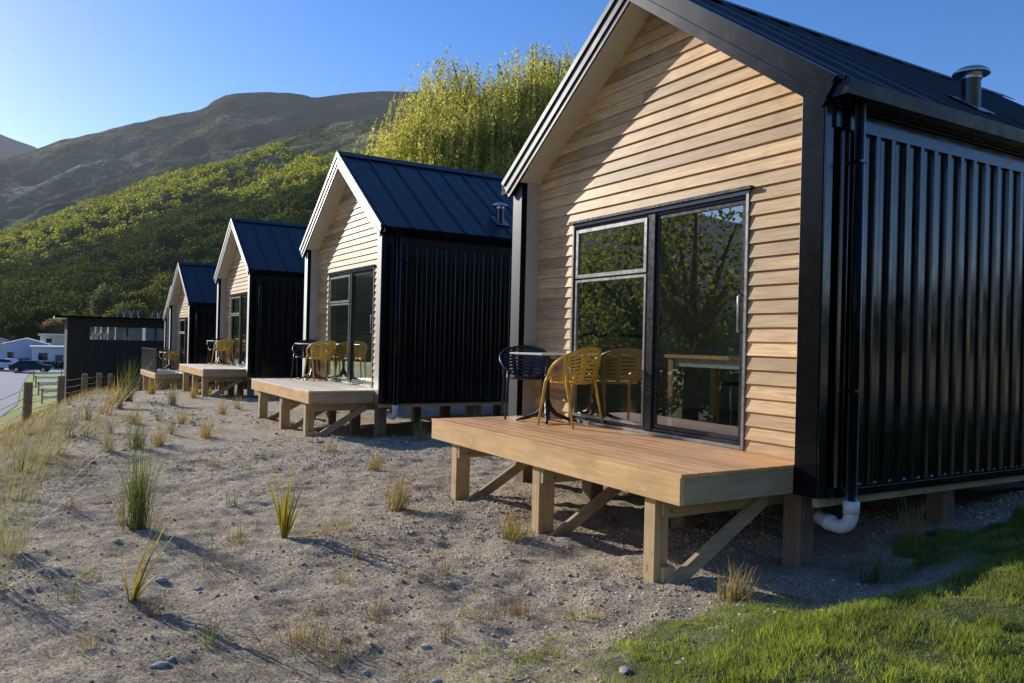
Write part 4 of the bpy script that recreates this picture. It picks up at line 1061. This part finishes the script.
# dry cover on the bank, green cover of the lawn
rg = np.random.default_rng(8); n = 11000
x = rg.uniform(-34, -3.2, n); x = -3.2 - 31 * rg.random(n) ** 1.25; cy = np.interp(x, *CREST); y = cy + rg.uniform(-4.5, 1.2, n)
k = (rg.random(n) < dry_mask(x, y) + .015); x, y = x[k], y[k]; n = len(x)
B = np.stack([x, y, ground_h(x, y) - .01], 1); far = np.clip((-x - 3) / 25, 0, 1)
V_, F_ = blades(B, PI / 2 + rg.normal(size=n) * 1.0, rg.uniform(.06, .27, n), np.abs(rg.normal(size=n)) * .5, rg.uniform(0, .8, n), .004 + far * .011, 4)
tag(np_mesh('dry_grass', V_, F_, GM['straw']), 'dry golden grass matting the slope above the fence', 'grass', kind='stuff')
n = 480000; x = rg.uniform(-.5, 3.4, n); y = rg.uniform(-3.6, 6.0, n)
lmv = lawn_mask(x, y) * (.45 + .55 * sstep(-.22, .12, fbm(x, y, 4.2, 3)))
k = rg.random(n) < lmv; x, y = x[k], y[k]; n = len(x)
hgt = .016 + .028 * sstep(-.2, .35, fbm(x + 3, y, 1.7, 3)) + .03 * sstep(.02, .3, fbm(x, y + 7, 5.0, 2))
B = np.stack([x, y, ground_h(x, y) - .006], 1)
V_, F_ = blades(B, rg.random(n) * 2 * PI, hgt * rg.uniform(.6, 1.4, n), np.abs(rg.normal(size=n)) * .35, rg.uniform(.1, 1.2, n), rg.uniform(.0025, .0045, n), 3)
tag(np_mesh('lawn_grass', V_, F_, GM['lawn']), 'short sunlit green lawn grass at the lower right', 'grass', kind='stuff')
# sparse sprouts on the soil
n = 5200; x = rg.uniform(-5, 1.6, n); y = rg.uniform(-4.9, -.9, n)
k = rg.random(n) < np.clip(fbm(x, y, .9, 3) * 1.6 - .15 + .35 * sstep(-1.2, .6, x), 0, 1) * .8; x, y = x[k], y[k]; n = len(x)
B = np.stack([x, y, ground_h(x, y) - .004], 1)
V_, F_ = blades(B, rg.random(n) * 2 * PI, rg.uniform(.02, .055, n), np.abs(rg.normal(size=n)) * .6, rg.uniform(.1, 1.0, n), rg.uniform(.002, .004, n), 3)
tag(np_mesh('sparse_sprouts', V_, F_, GM['lawn']), 'sparse green sprouts scattered over the bare soil', 'grass', kind='stuff')
# gravel, twigs
def stones(n, xr, yr, smin, smax, seed):
    rg = np.random.default_rng(seed); bmv = [(-1,0,0),(1,0,0),(0,-1,0),(0,1,0),(0,0,-1),(0,0,1)]; tri = [(0,2,5),(2,1,5),(1,3,5),(3,0,5),(2,0,4),(1,2,4),(3,1,4),(0,3,4)]
    x = rg.uniform(*xr, n); y = rg.uniform(*yr, n); k = rg.random(n) < np.clip(.30 + fbm(x, y, .8, 3) * 1.6, .05, 1) * (1 - .92 * np.clip(lawn_mask(x, y) * 1.6, 0, 1)); x, y = x[k], y[k]; n = len(x)
    s = smin + (smax - smin) * rg.random(n) ** 4
    A = np.array(bmv, float)[None] * (s[:, None] * rg.uniform(.6, 1.3, (n, 6)))[..., None]; A[..., 2] *= .55
    a = rg.random(n) * 6.28; c_, s_ = np.cos(a)[:, None], np.sin(a)[:, None]
    X_ = A[..., 0] * c_ - A[..., 1] * s_; Y_ = A[..., 0] * s_ + A[..., 1] * c_
    V_ = np.stack([X_ + x[:, None], Y_ + y[:, None], A[..., 2] + (ground_h(x, y) + s * .12)[:, None]], -1).reshape(-1, 3)
    F_ = (np.arange(n)[:, None, None] * 6 + np.array(tri)[None]).reshape(-1, 3); return V_, F_
m, nt, b, out = new_mat('gravel'); L(nt, ramp(nt, isl(nt), [(0, (.30, .23, .16)), (.7, (.64, .53, .40)), (1, (.85, .75, .60))]), b.inputs['Base Color']); b.inputs['Roughness'].default_value = .9
p0 = stones(60000, (-9, 1.6), (-5.2, 3.0), .004, .017, 9)
p1 = stones(50000, (-7.5, 1.9), (-5.0, 3.2), .003, .020, 1); p2 = stones(5000, (-24, -6.5), (-4.6, 1), .012, .045, 2)
tag(np_mesh('gravel', *merge_np([p0, p1, p2]), m), 'loose grit and small stones strewn over the soil', 'gravel', kind='stuff')
n = 9000; x = rg.uniform(-9, 1.4, n); y = rg.uniform(-5.1, .8, n); k = rg.random(n) < np.clip(fbm(x + 70, y, 1.2, 4) * 2.2, .03, 1); x, y = x[k], y[k]; n = len(x); B = np.stack([x, y, ground_h(x, y) + .006], 1)
V_, F_ = blades(B, rg.random(n) * 2 * PI, rg.uniform(.04, .16, n), np.full(n, 1.45), rg.uniform(-.1, .3, n), rg.uniform(.002, .005, n), 3)
tag(np_mesh('dead_stalks', V_, F_, GM['brown']), 'dead grass stalks lying loose on the soil', 'plant litter', kind='stuff')
# single rocks
def rock(u, v, s, label, col=None):
    x, y = px_ground(u, v); bm = bmesh.new(); bmesh.ops.create_icosphere(bm, subdivisions=2, radius=1)
    rgk = random.Random(int(u * 7 + v)); off = rgk.random() * 50
    for q in bm.verts:
        f = 1 + .35 * float(vnoise(np.array([q.co.x * 1.5 + off]), np.array([q.co.y * 1.5 + q.co.z * 2 + off]))[0]) * 2
        q.co = Vector((q.co.x * s * f * 1.25, q.co.y * s * f * .9, q.co.z * s * f * .5))
    me = bpy.data.meshes.new('rock'); bm.to_mesh(me); bm.free(); o = link('rock', me, M['rock']); o.location = (x, y, gz(x, y) + s * .12); o.rotation_euler = (0, 0, rgk.random() * 6)
    tag(o, label, 'rock', 'loose rocks on the soil')
for a in [(625, 674, .030, 'pale rock in the lawn edge at the bottom, left of two others'), (664, 668, .022, 'grey rock in the lawn edge beside the pale one'), (680, 667, .022, 'tan rock rightmost in the lawn edge'),
          (160, 668, .032, 'flat pale rock at the bottom left corner of the soil'), (130, 640, .022, 'small grey rock just above the flat pale one'), (425, 647, .024, 'white rock in the centre foreground'),
          (344, 640, .02, 'white rock next to the sprawling dead grass'), (332, 648, .022, 'reddish rock next to the sprawling dead grass'), (366, 668, .02, 'grey rock below the dead grass'), (436, 677, .022, 'pale rock at the bottom edge of the soil'),
          (160, 578, .034, 'flat slab of rock right of the small flax'), (198, 586, .028, 'flat dark rock near the flax seedling'), (625, 625, .02, 'pale rock below the right deck post'), (108, 500, .03, 'dark stone left of the upright sedge')]: rock(*a)

# utility poles on the hill
for k, u in enumerate((298, 312)):
    th, _ = dir_at(u, 120); d = float(near_profile(th)) * .93; x, y = pos_world(th, d); z = float(hillA(np.array(th), np.array(d)))
    t = empty('utility_pole', (float(x), float(y), z), label=['left of two tiny power poles on the hill skyline', 'right of two tiny power poles on the hill skyline'][k], cat='pole', group='power poles on the hill')
    MB().tube([(0, 0, -1), (0, 0, 8)], [.22, .15], 8).build('pole', M['fence_post'], t); MB().box((-.12, -1.1, 7.0), (.12, 1.1, 7.25)).build('crossarm', M['fence_post'], t)

# ------------------------------------------------------------------ light, sky, camera
SAZ = math.atan2(.657, .257)      # heading the light comes from, from +y towards -x is pi - this
sd = Vector((-math.sin(SAZ) * math.cos(R(20.5)), -math.cos(SAZ) * math.cos(R(20.5)), math.sin(R(20.5))))
ld = bpy.data.lights.new('sun', 'SUN'); ld.energy = 5.0; ld.angle = R(.55); ld.color = (1.0, .945, .83)
lo = bpy.data.objects.new('sun', ld); COL.objects.link(lo); lo.rotation_euler = sd.to_track_quat('Z', 'Y').to_euler(); lo.location = (0, 0, 30)
w = bpy.data.worlds.new('World'); sc.world = w; w.use_nodes = True; nt = w.node_tree; bg = nt.nodes['Background']
sky = nt.nodes.new('ShaderNodeTexSky'); sky.sky_type = 'NISHITA'; sky.sun_disc = False
sky.sun_elevation = R(20.5); sky.sun_rotation = math.atan2(sd.x, sd.y); sky.air_density = 1.0; sky.dust_density = .3; sky.ozone_density = 3.0; sky.altitude = 400
hs = nt.nodes.new('ShaderNodeHueSaturation'); hs.inputs['Saturation'].default_value = 1.25
sm = nt.nodes.new('ShaderNodeMix'); sm.data_type = 'RGBA'; sm.blend_type = 'MULTIPLY'; sm.inputs[0].default_value = 1; sm.inputs[7].default_value = (1.26, 1.13, 1.22, 1)
nt.links.new(sky.outputs[0], sm.inputs[6]); nt.links.new(sm.outputs[2], hs.inputs['Color']); nt.links.new(hs.outputs[0], bg.inputs[0]); bg.inputs[1].default_value = .15
cd = bpy.data.cameras.new('camera'); co = bpy.data.objects.new('camera', cd); COL.objects.link(co); sc.camera = co
cd.sensor_width = 36; cd.lens = 785.594 / 1024 * 36; cd.clip_end = 8000; cd.clip_start = .05
yaw, pitch, roll = 1.033, .001, .024
fw = Vector((-math.sin(yaw) * math.cos(pitch), math.cos(yaw) * math.cos(pitch), math.sin(pitch))); rt = Vector((math.cos(yaw), math.sin(yaw), 0)); up = rt.cross(fw)
r2 = rt * math.cos(roll) + up * math.sin(roll); u2 = -rt * math.sin(roll) + up * math.cos(roll)
co.matrix_world = Matrix.Translation((3.695, -4.759, .85)) @ Matrix((r2, u2, -fw)).transposed().to_4x4()
sc.view_settings.view_transform = 'Standard'; sc.view_settings.look = 'None'; sc.view_settings.exposure = 0
sc.cycles.use_denoising = True; sc.cycles.max_bounces = 8; sc.cycles.transparent_max_bounces = 12
